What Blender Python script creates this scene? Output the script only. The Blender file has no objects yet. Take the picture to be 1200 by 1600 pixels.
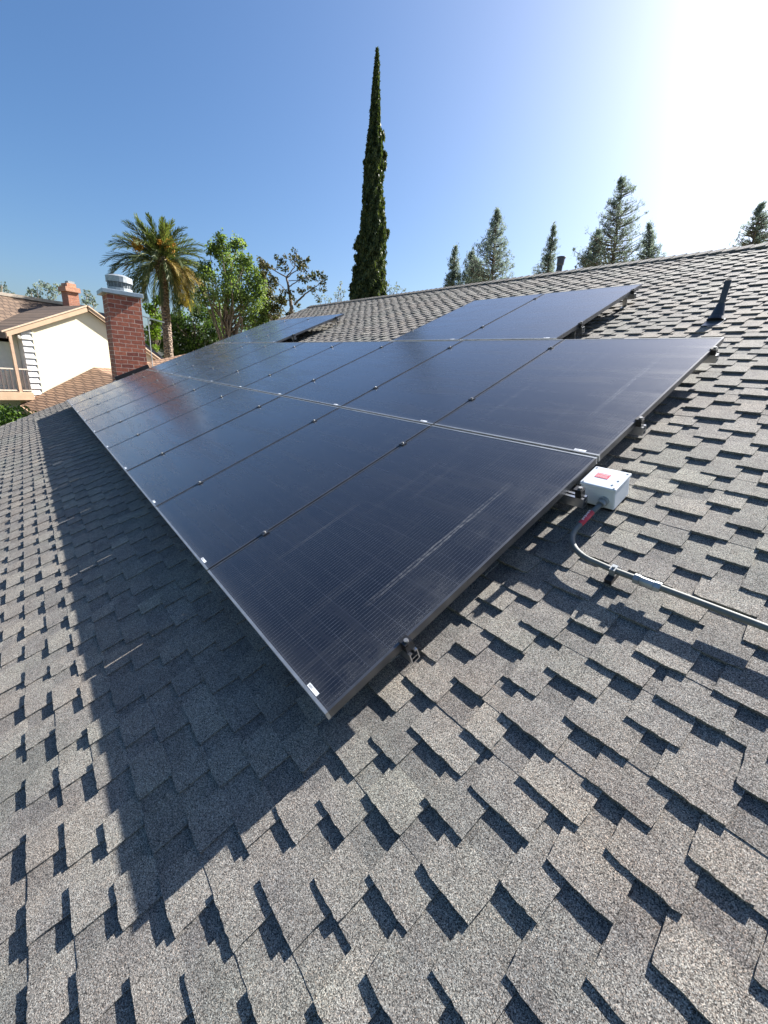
import bpy, bmesh, math, random
import numpy as np
from mathutils import Matrix, Vector

SC = bpy.context.scene
COL = SC.collection
R_ = math.radians
PITCH = R_(25.0)                       # pitch of the roof the camera stands on
CP, SP = math.cos(PITCH), math.sin(PITCH)

# ------------------------------------------------------------------ camera
CAM = Vector((0.84143437, -0.56278971, 1.02091538))
RW = Matrix(((0.63683791, 0.29284022, -0.71321952),      # camera (x right, y down, z forward) -> world
             (0.76690727, -0.14543762, 0.62506091),
             (0.07931403, -0.94503572, -0.31720148)))
FPX = 633.493                          # focal length in pixels of a 1200 wide picture
cd = bpy.data.cameras.new('camera')
cam = bpy.data.objects.new('camera', cd)
COL.objects.link(cam)
m = Matrix.Identity(4)
for r in range(3):
    m[r][0] = RW[r][0]; m[r][1] = -RW[r][1]; m[r][2] = -RW[r][2]; m[r][3] = CAM[r]
cam.matrix_world = m
cd.sensor_fit = 'HORIZONTAL'; cd.sensor_width = 36.0
cd.lens = 36.0 * FPX / 1200.0
cd.clip_start = 0.05; cd.clip_end = 6000
SC.camera = cam

# ------------------------------------------------------------------ sky, sun, exposure
SUN_EL, SUN_AZ = R_(38.1), R_(3.0)     # azimuth from +Y (straight up the slope), towards +X
w = bpy.data.worlds.new('World'); SC.world = w; w.use_nodes = True
nt = w.node_tree; nt.nodes.clear()
out = nt.nodes.new('ShaderNodeOutputWorld'); bg = nt.nodes.new('ShaderNodeBackground')
sky = nt.nodes.new('ShaderNodeTexSky'); sky.sky_type = 'NISHITA'; sky.sun_disc = False
sky.sun_elevation = SUN_EL; sky.sun_rotation = SUN_AZ
sky.altitude = 100; sky.air_density = 1.0; sky.dust_density = 2.3; sky.ozone_density = 5.0
bg.inputs['Strength'].default_value = 0.050
hs = nt.nodes.new('ShaderNodeHueSaturation'); hs.inputs['Saturation'].default_value = 1.14; hs.inputs['Value'].default_value = 0.90
nt.links.new(sky.outputs[0], hs.inputs['Color']); nt.links.new(hs.outputs[0], bg.inputs[0]); nt.links.new(bg.outputs[0], out.inputs[0])
ld = bpy.data.lights.new('sun', 'SUN'); ld.energy = 5.0; ld.angle = R_(0.5); ld.color = (1.0, 0.968, 0.92)
sun = bpy.data.objects.new('sun', ld); COL.objects.link(sun)
sd = Vector((math.sin(SUN_AZ) * math.cos(SUN_EL), math.cos(SUN_AZ) * math.cos(SUN_EL), math.sin(SUN_EL)))
sun.rotation_euler = (-sd).to_track_quat('-Z', 'Y').to_euler(); sun.location = (0, 40, 40)
SC.view_settings.view_transform = 'Standard'; SC.view_settings.look = 'None'
SC.view_settings.exposure = 1.95; SC.view_settings.gamma = 1.0

# ------------------------------------------------------------------ helpers
def ray(px, py):
    return RW @ Vector(((px - 600) / FPX, (py - 800) / FPX, 1.0))
def at(px, py, D):
    d = ray(px, py); return CAM + d * (D / math.hypot(d.x, d.y))
def pxs(px, py, D):                    # metres that one picture pixel spans at distance D
    return (at(px + 1, py, D) - at(px, py, D)).length
def onX(px, py, X):
    d = ray(px, py); return CAM + d * ((X - CAM.x) / d.x)
ROOFM = Matrix.Rotation(PITCH, 4, 'X') # roof frame: x = -u (right), y = v (up the slope), z = h (off the roof)
def RP(x, y, z): return ROOFM @ Vector((x, y, z))

WM = {}                                # world matrices of the things
def empty(name, label, cat, M=None, group=None):
    o = bpy.data.objects.new(name, None); COL.objects.link(o)
    o.empty_display_size = 0.2
    M = M or Matrix.Identity(4)
    o.location = M.to_translation(); o.rotation_euler = M.to_euler()
    WM[o.name] = M
    o['label'] = label; o['category'] = cat
    if group: o['group'] = group
    return o
def tag(o, label=None, cat=None, group=None, kind=None):
    for k, v in (('label', label), ('category', cat), ('group', group), ('kind', kind)):
        if v: o[k] = v
    return o

class MB:
    """collects faces; verts are in world space unless a matrix T is given"""
    def __init__(s, T=None): s.v = []; s.f = []; s.mi = []; s.T = T; s.tone = []; s.m = 0; s.t = 0.5; s.smooth = False
    def add(s, vs, fs):
        n = len(s.v)
        for p in vs:
            s.v.append(tuple(s.T @ Vector(p)) if s.T else tuple(p)); s.tone.append(s.t)
        for f in fs:
            s.f.append([n + i for i in f]); s.mi.append(s.m)
        return s
    def box(s, x0, x1, y0, y1, z0, z1):
        return s.add([(x0, y0, z0), (x1, y0, z0), (x1, y1, z0), (x0, y1, z0), (x0, y0, z1), (x1, y0, z1), (x1, y1, z1), (x0, y1, z1)],
                     [(3, 2, 1, 0), (4, 5, 6, 7), (0, 1, 5, 4), (1, 2, 6, 5), (2, 3, 7, 6), (3, 0, 4, 7)])
    def prism(s, poly, off):           # poly: 3D points, extruded by off
        n = len(poly); off = Vector(off)
        vs = [Vector(p) for p in poly] + [Vector(p) + off for p in poly]
        return s.add(vs, [list(range(n))[::-1], list(range(n, 2 * n))] + [(i, (i + 1) % n, n + (i + 1) % n, n + i) for i in range(n)])
    def tube(s, pts, rad, n=10, cap=True):
        pts = [Vector(p) for p in pts]
        rs = rad if isinstance(rad, (list, tuple)) else [rad] * len(pts)
        vs = []; prev = None
        for i, p in enumerate(pts):
            t = (pts[min(i + 1, len(pts) - 1)] - pts[max(i - 1, 0)]).normalized()
            a = prev if prev is not None else (Vector((0, 0, 1)) if abs(t.z) < .9 else Vector((1, 0, 0)))
            a = (a - t * a.dot(t)).normalized(); b = t.cross(a); prev = a
            for k in range(n):
                c = 2 * math.pi * k / n
                vs.append(p + (a * math.cos(c) + b * math.sin(c)) * rs[i])
        fs = []
        for i in range(len(pts) - 1):
            for k in range(n):
                fs.append((i * n + k, i * n + (k + 1) % n, (i + 1) * n + (k + 1) % n, (i + 1) * n + k))
        if cap: fs += [list(range(n))[::-1], list(range((len(pts) - 1) * n, len(pts) * n))]
        return s.add(vs, fs)
    def bar(s, a, b, w, h, up=(0, 0, 1)):   # rectangular bar from a to b
        a = Vector(a); b = Vector(b); t = (b - a).normalized(); upv = Vector(up)
        sx = t.cross(upv).normalized() * (w / 2); u2 = sx.cross(t).normalized() * (h / 2)
        vs = [a - sx - u2, a + sx - u2, a + sx + u2, a - sx + u2, b - sx - u2, b + sx - u2, b + sx + u2, b - sx + u2]
        return s.add(vs, [(3, 2, 1, 0), (4, 5, 6, 7), (0, 1, 5, 4), (1, 2, 6, 5), (2, 3, 7, 6), (3, 0, 4, 7)])
    def build(s, name, mats, parent=None, kind=None, bevel=0, smooth=False):
        me = bpy.data.meshes.new(name)
        vs = s.v
        if parent is not None:
            inv = WM[parent.name].inverted(); vs = [tuple(inv @ Vector(p)) for p in vs]
        me.from_pydata(vs, [], s.f)
        if not isinstance(mats, (list, tuple)): mats = [mats]
        for mm in mats: me.materials.append(mm)
        me.polygons.foreach_set('material_index', s.mi)
        a = me.attributes.new('tone', 'FLOAT', 'POINT'); a.data.foreach_set('value', s.tone)
        if smooth: me.polygons.foreach_set('use_smooth', [True] * len(s.f))
        if bevel:
            bm = bmesh.new(); bm.from_mesh(me)
            bmesh.ops.remove_doubles(bm, verts=bm.verts, dist=1e-5)
            es = [e for e in bm.edges if len(e.link_faces) == 2 and e.calc_face_angle(0) > 0.6]
            bmesh.ops.bevel(bm, geom=es, offset=bevel, segments=3, affect='EDGES', profile=.5)
            bm.to_mesh(me); bm.free()
        me.validate(); me.update()
        o = bpy.data.objects.new(name, me); COL.objects.link(o)
        if parent is not None:
            o.parent = parent; WM[o.name] = WM[parent.name]
        else: WM[o.name] = Matrix.Identity(4)
        if kind: o['kind'] = kind
        return o

def np_obj(name, V, tone, mat, parent=None, nper=4):
    V = np.asarray(V, dtype=np.float32).reshape(-1, 3)
    if parent is not None:
        inv = np.array(WM[parent.name].inverted()); V = V @ inv[:3, :3].T + inv[:3, 3]
    n = len(V); nf = n // nper
    me = bpy.data.meshes.new(name)
    me.vertices.add(n); me.vertices.foreach_set('co', V.astype(np.float32).ravel())
    me.loops.add(n); me.loops.foreach_set('vertex_index', np.arange(n, dtype=np.int32))
    me.polygons.add(nf); me.polygons.foreach_set('loop_start', np.arange(0, n, nper, dtype=np.int32))
    me.polygons.foreach_set('loop_total', np.full(nf, nper, dtype=np.int32))
    a = me.attributes.new('tone', 'FLOAT', 'POINT'); a.data.foreach_set('value', np.repeat(tone, nper).astype(np.float32))
    me.materials.append(mat); me.update(); me.validate()
    o = bpy.data.objects.new(name, me); COL.objects.link(o)
    if parent is not None: o.parent = parent; WM[o.name] = WM[parent.name]
    else: WM[o.name] = Matrix.Identity(4)
    return o

RNG = np.random.default_rng(7)
def leaf_quads(C, L, W, up=0.0, rng=RNG):
    """C centres (n,3); L, W half length and half width; up pulls the long axis upwards"""
    n = len(C)
    a = rng.normal(size=(n, 3)); a[:, 2] += up; a /= np.linalg.norm(a, axis=1)[:, None]
    b = rng.normal(size=(n, 3)); b -= (a * b).sum(1)[:, None] * a; b /= np.linalg.norm(b, axis=1)[:, None]
    s = rng.uniform(.6, 1.35, size=(n, 1))
    L = np.reshape(L, (-1, 1)) * s; W = np.reshape(W, (-1, 1)) * s
    return np.stack([C - a * L, C + b * W, C + a * L, C - b * W], 1).reshape(-1, 3)

# ------------------------------------------------------------------ materials
class NG:
    def __init__(s, name):
        s.mat = bpy.data.materials.new(name); s.mat.use_nodes = True
        s.t = s.mat.node_tree; s.t.nodes.clear()
        s.out = s.n('ShaderNodeOutputMaterial'); s.p = s.n('ShaderNodeBsdfPrincipled')
        s.t.links.new(s.p.outputs[0], s.out.inputs[0])
    def n(s, k, **kw):
        nd = s.t.nodes.new(k)
        for a, b in kw.items(): setattr(nd, a, b)
        return nd
    def l(s, a, b): s.t.links.new(a, b)
    def coord(s, which='Object'): return s.n('ShaderNodeTexCoord').outputs[which]
    def noise(s, vec, scale, detail=3, rough=.5, dist=0):
        nd = s.n('ShaderNodeTexNoise'); nd.inputs['Scale'].default_value = scale
        nd.inputs['Detail'].default_value = detail; nd.inputs['Roughness'].default_value = rough
        nd.inputs['Distortion'].default_value = dist
        if vec is not None: s.l(vec, nd.inputs['Vector'])
        return nd.outputs['Fac']
    def ramp(s, fac, stops):
        nd = s.n('ShaderNodeValToRGB'); e = nd.color_ramp.elements
        while len(e) < len(stops): e.new(0.5)
        for i, (p, c) in enumerate(stops):
            e[i].position = p; e[i].color = (*c, 1) if len(c) == 3 else c
        s.l(fac, nd.inputs[0]); return nd.outputs[0]
    def math(s, op, a, b=None, c=None):
        nd = s.n('ShaderNodeMath', operation=op)
        for i, v in enumerate((a, b, c)):
            if v is None: continue
            if isinstance(v, (int, float)): nd.inputs[i].default_value = v
            else: s.l(v, nd.inputs[i])
        return nd.outputs[0]
    def mix(s, fac, a, b, mode='MIX'):
        nd = s.n('ShaderNodeMix', data_type='RGBA', blend_type=mode)
        for i, v in ((0, fac), (6, a), (7, b)):
            if isinstance(v, (int, float)): nd.inputs[i].default_value = v
            elif isinstance(v, tuple): nd.inputs[i].default_value = (*v, 1)
            else: s.l(v, nd.inputs[i])
        return nd.outputs[2]
    def bump(s, h, dist, strength=1):
        nd = s.n('ShaderNodeBump'); nd.inputs['Distance'].default_value = dist; nd.inputs['Strength'].default_value = strength
        s.l(h, nd.inputs['Height']); s.l(nd.outputs[0], s.p.inputs['Normal'])
    def base(s, c): s.setv('Base Color', c)
    def setv(s, k, v):
        if isinstance(v, (int, float)): s.p.inputs[k].default_value = v
        elif isinstance(v, tuple): s.p.inputs[k].default_value = (*v, 1)
        else: s.l(v, s.p.inputs[k])
    def attr(s, name='tone'): return s.n('ShaderNodeAttribute', attribute_name=name).outputs['Fac']
    def scaled(s, vec, x, y, z):
        nd = s.n('ShaderNodeMapping'); nd.inputs['Scale'].default_value = (x, y, z); s.l(vec, nd.inputs['Vector']); return nd.outputs[0]

def plain(name, c, rough=.6, metal=0, var=.15, scale=8, spec=.5, bump=0, bscale=60):
    g = NG(name); v = g.coord()
    f = g.noise(v, scale, 5, .6)
    lo = tuple(x * (1 - var) for x in c); hi = tuple(min(1, x * (1 + var)) for x in c)
    g.base(g.ramp(f, [(.3, lo), (.7, hi)]))
    g.setv('Roughness', rough); g.setv('Metallic', metal); g.p.inputs['Specular IOR Level'].default_value = spec
    if bump: g.bump(g.noise(v, bscale, 4), bump)
    return g.mat

def shingle_mat():
    g = NG('asphalt_shingle'); v = g.coord()
    tone = g.attr()
    vor = g.n('ShaderNodeTexVoronoi'); vor.inputs['Scale'].default_value = 560; g.l(v, vor.inputs['Vector'])
    sep = g.n('ShaderNodeSeparateColor'); g.l(vor.outputs['Color'], sep.inputs[0])
    gran = g.ramp(sep.outputs[0], [(0.0, (.014, .014, .015)), (.14, (.050, .049, .048)), (.34, (.128, .124, .118)), (.60, (.208, .200, .188)), (.85, (.31, .298, .276)), (1.0, (.48, .466, .435))])
    hue = g.ramp(sep.outputs[1], [(0.0, (1.12, .95, .86)), (.25, (1, 1, 1)), (.8, (1, 1, 1)), (1.0, (.90, .98, 1.06))])
    col = g.mix(1.0, gran, hue, 'MULTIPLY')
    t2 = g.ramp(tone, [(0.0, (.70, .70, .72)), (.35, (.90, .89, .89)), (.7, (1.02, 1.0, .985)), (1.0, (1.16, 1.14, 1.10))])
    col = g.mix(1.0, col, t2, 'MULTIPLY')
    big = g.ramp(g.noise(v, 5.0, 5, .62), [(.28, (.80, .79, .80)), (.5, (1, .99, .97)), (.74, (1.12, 1.10, 1.04))])
    col = g.mix(1.0, col, big, 'MULTIPLY')
    tint = g.ramp(g.noise(v, 1.7, 4, .6), [(.34, (1.04, .99, .95)), (.5, (1, 1, 1)), (.66, (.96, 1.0, .97))])
    col = g.mix(1.0, col, tint, 'MULTIPLY')
    st = g.ramp(g.noise(v, 21.0, 4, .6, .4), [(.3, (.88, .87, .86)), (.6, (1.05, 1.05, 1.04))])
    col = g.mix(1.0, col, st, 'MULTIPLY')
    sp = g.noise(v, 55.0, 2, .5)
    dk = g.ramp(sp, [(.0, (.30, .30, .32)), (.215, (.35, .35, .36)), (.245, (1, 1, 1))])
    col = g.mix(1.0, col, dk, 'MULTIPLY')
    g.base(col); g.setv('Roughness', .92); g.p.inputs['Specular IOR Level'].default_value = .25
    h = g.math('ADD', g.math('MULTIPLY', sep.outputs[2], .5), g.math('MULTIPLY', g.noise(v, 260, 2, .5), .6))
    g.bump(h, .0016, .75)
    return g.mat

def panel_mat(dusty):
    g = NG('dusty_solar_cells' if dusty else 'solar_cells'); v = g.coord()
    sx = g.n('ShaderNodeSeparateXYZ'); g.l(v, sx.inputs[0]); X, Y = sx.outputs[0], sx.outputs[1]
    xo = g.math('ADD', X, 2.0 + .021)
    def line(c, period, half):
        fr = g.math('FRACT', g.math('DIVIDE', c, period))
        d = g.math('ABSOLUTE', g.math('SUBTRACT', fr, .5))
        return g.math('GREATER_THAN', d, .5 - half / period)
    bus = line(xo, .0165, .00065)
    cellx = line(xo, .182, .0014)
    yo = g.math('ADD', Y, 1.0)
    celly = line(yo, .0925, .0009)
    midy = line(g.math('ADD', Y, 1.707 * 1.5), 1.707, .006)
    n1 = g.noise(v, 34, 3, .6)
    dash = g.ramp(g.noise(g.scaled(v, 14, 160, 1), 1.0, 3, .7), [(.35, (.35, .35, .35)), (.62, (1, 1, 1))])
    busc = g.mix(g.math('MULTIPLY', bus, dash), (.0028, .0032, .0062), (.085, .088, .098))
    c = g.mix(g.math('MULTIPLY', celly, .55), busc, (.045, .05, .065))
    c = g.mix(cellx, c, (.010, .011, .014)); c = g.mix(midy, c, (.010, .011, .014))
    # dust: thin film, streaks down the slope, a band at the lower frame, specks
    ob = g.n('ShaderNodeObjectInfo').outputs['Random']
    comb = g.n('ShaderNodeVectorMath', operation='ADD'); g.l(v, comb.inputs[0])
    cx = g.n('ShaderNodeCombineXYZ'); g.l(g.math('MULTIPLY', ob, 40), cx.inputs[2]); g.l(cx.outputs[0], comb.inputs[1]); vv = comb.outputs[0]
    film = g.ramp(g.noise(vv, 2.2, 5, .6, .3), [(.3, (0, 0, 0)), (.75, (1, 1, 1))])
    streak = g.ramp(g.noise(g.scaled(vv, 26, 1.1, 1), 1.0, 4, .6), [(.60, (0, 0, 0)), (.80, (1, 1, 1))])
    low = g.math('POWER', g.math('SUBTRACT', 1.0, g.math('MINIMUM', g.math('DIVIDE', Y, .07), 1.0)), 1.6)
    spk = g.ramp(g.noise(vv, 120, 2, .6), [(.735, (0, 0, 0)), (.78, (1, 1, 1))])
    f = g.math('ADD', g.math('MULTIPLY', film, .012 if not dusty else .012), g.math('MULTIPLY', streak, .030))
    f = g.math('ADD', f, g.math('MULTIPLY', low, .05))
    f = g.math('ADD', f, g.math('MULTIPLY', spk, .16))
    if dusty:
        side = g.math('POWER', g.math('SUBTRACT', 1.0, g.math('MINIMUM', g.math('DIVIDE', g.math('ABSOLUTE', X), .26), 1.0)), 1.3)
        grit = g.ramp(g.noise(g.scaled(vv, 1, .8, 1), 330, 2, .6), [(.52, (0, 0, 0)), (.66, (1, 1, 1))])
        patch = g.ramp(g.noise(g.scaled(vv, 9, 4, 1), 1.0, 4, .65), [(.42, (.04, .04, .04)), (.68, (1, 1, 1))])
        f = g.math('ADD', f, g.math('MULTIPLY', g.math('MULTIPLY', side, patch), g.math('ADD', .035, g.math('MULTIPLY', grit, .30))))
        def runmark(x0, y0, half, wd, amp):
            wob2 = g.math('MULTIPLY', g.noise(g.scaled(v, 0, 5, 0), 1 + x0, 3), .014)
            a = g.math('ABSOLUTE', g.math('SUBTRACT', g.math('ABSOLUTE', g.math('ADD', X, x0)), wob2))
            a = g.math('SUBTRACT', 1.0, g.math('MINIMUM', g.math('DIVIDE', a, wd), 1.0))
            c_ = g.math('SUBTRACT', 1.0, g.math('MINIMUM', g.math('DIVIDE', g.math('ABSOLUTE', g.math('SUBTRACT', Y, y0)), half), 1.0))
            return g.math('MULTIPLY', g.math('MULTIPLY', a, g.math('POWER', c_, .5)), amp)
        for args in ((.86, .55, .30, .004, .10), (.62, 1.2, .22, .004, .07), (.40, .35, .25, .003, .06), (.74, 1.1, .35, .003, .07)):
            f = g.math('ADD', f, runmark(*args))
        # one long scuffed run mark down the slope
        dx = g.math('ABSOLUTE', g.math('ADD', X, .243))
        wob = g.math('MULTIPLY', g.noise(g.scaled(v, 0, 6, 0), 1, 3), .016)
        run = g.math('SUBTRACT', 1.0, g.math('MINIMUM', g.math('DIVIDE', g.math('ABSOLUTE', g.math('SUBTRACT', dx, wob)), .007), 1.0))
        mid = g.math('SUBTRACT', 1.0, g.math('MINIMUM', g.math('DIVIDE', g.math('ABSOLUTE', g.math('SUBTRACT', Y, .85)), .5), 1.0))
        f = g.math('ADD', f, g.math('MULTIPLY', g.math('MULTIPLY', run, g.math('POWER', mid, .5)), g.math('MULTIPLY', g.ramp(g.noise(v, 45, 3, .7), [(.35, (.15, .15, .15)), (.65, (1, 1, 1))]), .30)))
    c = g.mix(g.math('MINIMUM', f, 1.0), c, (.50, .49, .46))
    g.base(c)
    rough = g.math('ADD', .19, g.math('MULTIPLY', g.noise(vv, 3.0, 5, .65), .09))
    wipe = g.noise(g.scaled(vv, 1.3, 9, 1), 1.0, 5, .62, .4)
    g.setv('Coat Roughness', g.ramp(wipe, [(.30, (.15, .15, .15)), (.72, (.36, .36, .36))]))
    g.setv('Roughness', rough); g.p.inputs['IOR'].default_value = 1.45; g.p.inputs['Coat Weight'].default_value = .85; g.p.inputs['Coat IOR'].default_value = 1.6; g.p.inputs['Sheen Weight'].default_value = .011; g.p.inputs['Sheen Roughness'].default_value = .45; g.p.inputs['Sheen Tint'].default_value = (.9, .92, 1, 1)
    
    return g.mat

def brick_mat(name, c1, c2, mort, swap=False):
    g = NG(name); v = g.coord()
    b = g.n('ShaderNodeTexBrick'); b.offset = .5
    b.inputs['Scale'].default_value = 1; b.inputs['Brick Width'].default_value = .26; b.inputs['Row Height'].default_value = .098
    b.inputs['Mortar Size'].default_value = .007; b.inputs['Mortar Smooth'].default_value = .25; b.inputs['Bias'].default_value = 0
    b.inputs['Color1'].default_value = (*c1, 1); b.inputs['Color2'].default_value = (*c2, 1); b.inputs['Mortar'].default_value = (*mort, 1)
    nd = g.n('ShaderNodeSeparateXYZ'); g.l(v, nd.inputs[0])
    cb = g.n('ShaderNodeCombineXYZ'); g.l(g.math('ADD', nd.outputs[0], nd.outputs[1]), cb.inputs[0]); g.l(nd.outputs[2], cb.inputs[1])
    wb = g.n('ShaderNodeTexNoise'); wb.inputs['Scale'].default_value = 5; wb.inputs['Detail'].default_value = 3; g.l(v, wb.inputs['Vector'])
    va = g.n('ShaderNodeVectorMath', operation='MULTIPLY_ADD'); g.l(wb.outputs['Color'], va.inputs[0]); va.inputs[1].default_value = (.05, .035, 0); g.l(cb.outputs[0], va.inputs[2])
    g.l(va.outputs[0], b.inputs['Vector'])
    n = g.ramp(g.noise(v, 14, 4, .6), [(.3, (.72, .72, .72)), (.7, (1.2, 1.18, 1.15))])
    g.base(g.mix(1.0, b.outputs['Color'], n, 'MULTIPLY')); g.setv('Roughness', .88)
    g.bump(g.math('SUBTRACT', g.noise(v, 60, 3), g.math('MULTIPLY', b.outputs['Fac'], 1.5)), .006)
    return g.mat

def rooftile_mat(name, c1, c2, row, sx, bw=.24):   # v runs along slope rows, in object coordinates
    g = NG(name); v = g.coord()
    b = g.n('ShaderNodeTexBrick'); b.offset = .37
    b.inputs['Scale'].default_value = 1; b.inputs['Brick Width'].default_value = bw; b.inputs['Row Height'].default_value = row
    b.inputs['Mortar Size'].default_value = .020; b.inputs['Mortar Smooth'].default_value = .4
    b.inputs['Color1'].default_value = (*c1, 1); b.inputs['Color2'].default_value = (*c2, 1)
    b.inputs['Mortar'].default_value = (c1[0] * .35, c1[1] * .33, c1[2] * .33, 1)
    nd = g.n('ShaderNodeSeparateXYZ'); g.l(v, nd.inputs[0])
    cb = g.n('ShaderNodeCombineXYZ'); g.l(nd.outputs[sx], cb.inputs[0]); g.l(nd.outputs[2], cb.inputs[1])
    g.l(cb.outputs[0], b.inputs['Vector'])
    n = g.ramp(g.noise(v, 3, 5, .6), [(.3, (.8, .8, .8)), (.7, (1.15, 1.15, 1.15))])
    g.base(g.mix(1.0, b.outputs['Color'], n, 'MULTIPLY')); g.setv('Roughness', .85)
    g.bump(b.outputs['Fac'], -.02)
    return g.mat

def leaf_mat(name, dark, mid, light, trans=.35, rough=.55, tt=(1.25, 1.35, .55)):
    g = NG(name); v = g.coord(); tone = g.attr()
    f = g.math('ADD', g.math('MULTIPLY', g.noise(v, .9, 3, .6), .55), g.math('MULTIPLY', tone, .5))
    c = g.ramp(f, [(.22, dark), (.52, mid), (.85, light)])
    g.base(c); g.setv('Roughness', rough); g.p.inputs['Specular IOR Level'].default_value = .2
    tr = g.n('ShaderNodeBsdfTranslucent'); g.l(g.mix(1.0, c, tt, 'MULTIPLY'), tr.inputs[0])
    mx = g.n('ShaderNodeMixShader'); mx.inputs[0].default_value = trans
    g.l(g.p.outputs[0], mx.inputs[1]); g.l(tr.outputs[0], mx.inputs[2]); g.l(mx.outputs[0], g.out.inputs[0])
    return g.mat

def bark_mat(name, c, sc=(12, 12, 3), bd=.03):
    g = NG(name); v = g.coord()
    n = g.noise(g.scaled(v, *sc), 1, 5, .65)
    g.base(g.ramp(n, [(.3, tuple(x * .55 for x in c)), (.7, tuple(x * 1.3 for x in c))])); g.setv('Roughness', .9)
    g.bump(n, bd); return g.mat

M_SH = shingle_mat()
M_BLACK = plain('black_anodized_frame', (.15, .152, .158), .40, .85, .2)
M_ALU = plain('aluminium', (.62, .63, .64), .32, 1.0, .12, 30)
M_GLINT = plain('glint_pale_frame_edge', (.42, .43, .43), .42, .8, .2, 12)  # short sides of the black frames: bright glint put into a paler colour
M_GALV = plain('galvanised_steel', (.34, .36, .37), .52, .6, .22, 18)
M_EMT = plain('grey_conduit', (.15, .155, .145), .70, .2, .2, 25)
M_BOX = plain('grey_white_plastic', (.60, .64, .68), .45, 0, .04, 6)
M_RED = plain('red_label', (.62, .045, .07), .4, 0, .08, 40)
M_PINK = plain('label_print', (.80, .62, .62), .5)
M_STICK = plain('white_label', (.80, .82, .84), .45, 0, .03)
M_PRINT = plain('label_print_dark', (.12, .12, .13), .5)
M_RUB = plain('black_plastic', (.015, .015, .017), .45, 0, .2)
M_VENT = plain('dark_painted_pipe', (.030, .038, .052), .5, 0, .25, 9)
M_FLASH = plain('dark_flashing', (.018, .018, .022), .5, .3, .3)
M_STEEL = plain('bolt_steel', (.30, .30, .30), .55, .8, .1, 50)
M_PV = panel_mat(False); M_PVD = panel_mat(True)

# ------------------------------------------------------------------ ground
def ground():
    g = NG('dry_grass_ground'); v = g.coord()
    n = g.noise(v, .12, 6, .65); n2 = g.noise(v, 9, 4, .6)
    c = g.ramp(n, [(.35, (.055, .075, .022)), (.5, (.085, .10, .032)), (.65, (.17, .15, .085))])
    g.base(g.mix(1.0, c, g.ramp(n2, [(.3, (.7, .7, .7)), (.7, (1.3, 1.3, 1.3))]), 'MULTIPLY')); g.setv('Roughness', .95)
    b = MB(); N = 24; S = 3000.0; vs = []; fs = []
    for j in range(N + 1):
        for i in range(N + 1):
            vs.append((-S + 2 * S * i / N, -S + 2 * S * j / N, -3.9))
    for j in range(N):
        for i in range(N): fs.append((j * (N + 1) + i, j * (N + 1) + i + 1, (j + 1) * (N + 1) + i + 1, (j + 1) * (N + 1) + i))
    b.add(vs, fs); b.build('ground', g.mat, kind='structure')
ground()

# ------------------------------------------------------------------ our house
H0 = -0.172                            # deck plane in the roof frame
EXP = 0.1135                           # shingle exposure
V_EAVE, V_RIDGE = -2.42, 7.25
U_FAR, U_NEAR = 11.75, -5.2            # u runs to the left (x = -u)
RIDGE = RP(0, V_RIDGE, H0 + .01)
house = empty('house', 'house whose grey shingle roof carries the black solar panels', 'house', Matrix.Translation((-3.3, 3.5, -3.9)))

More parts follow.
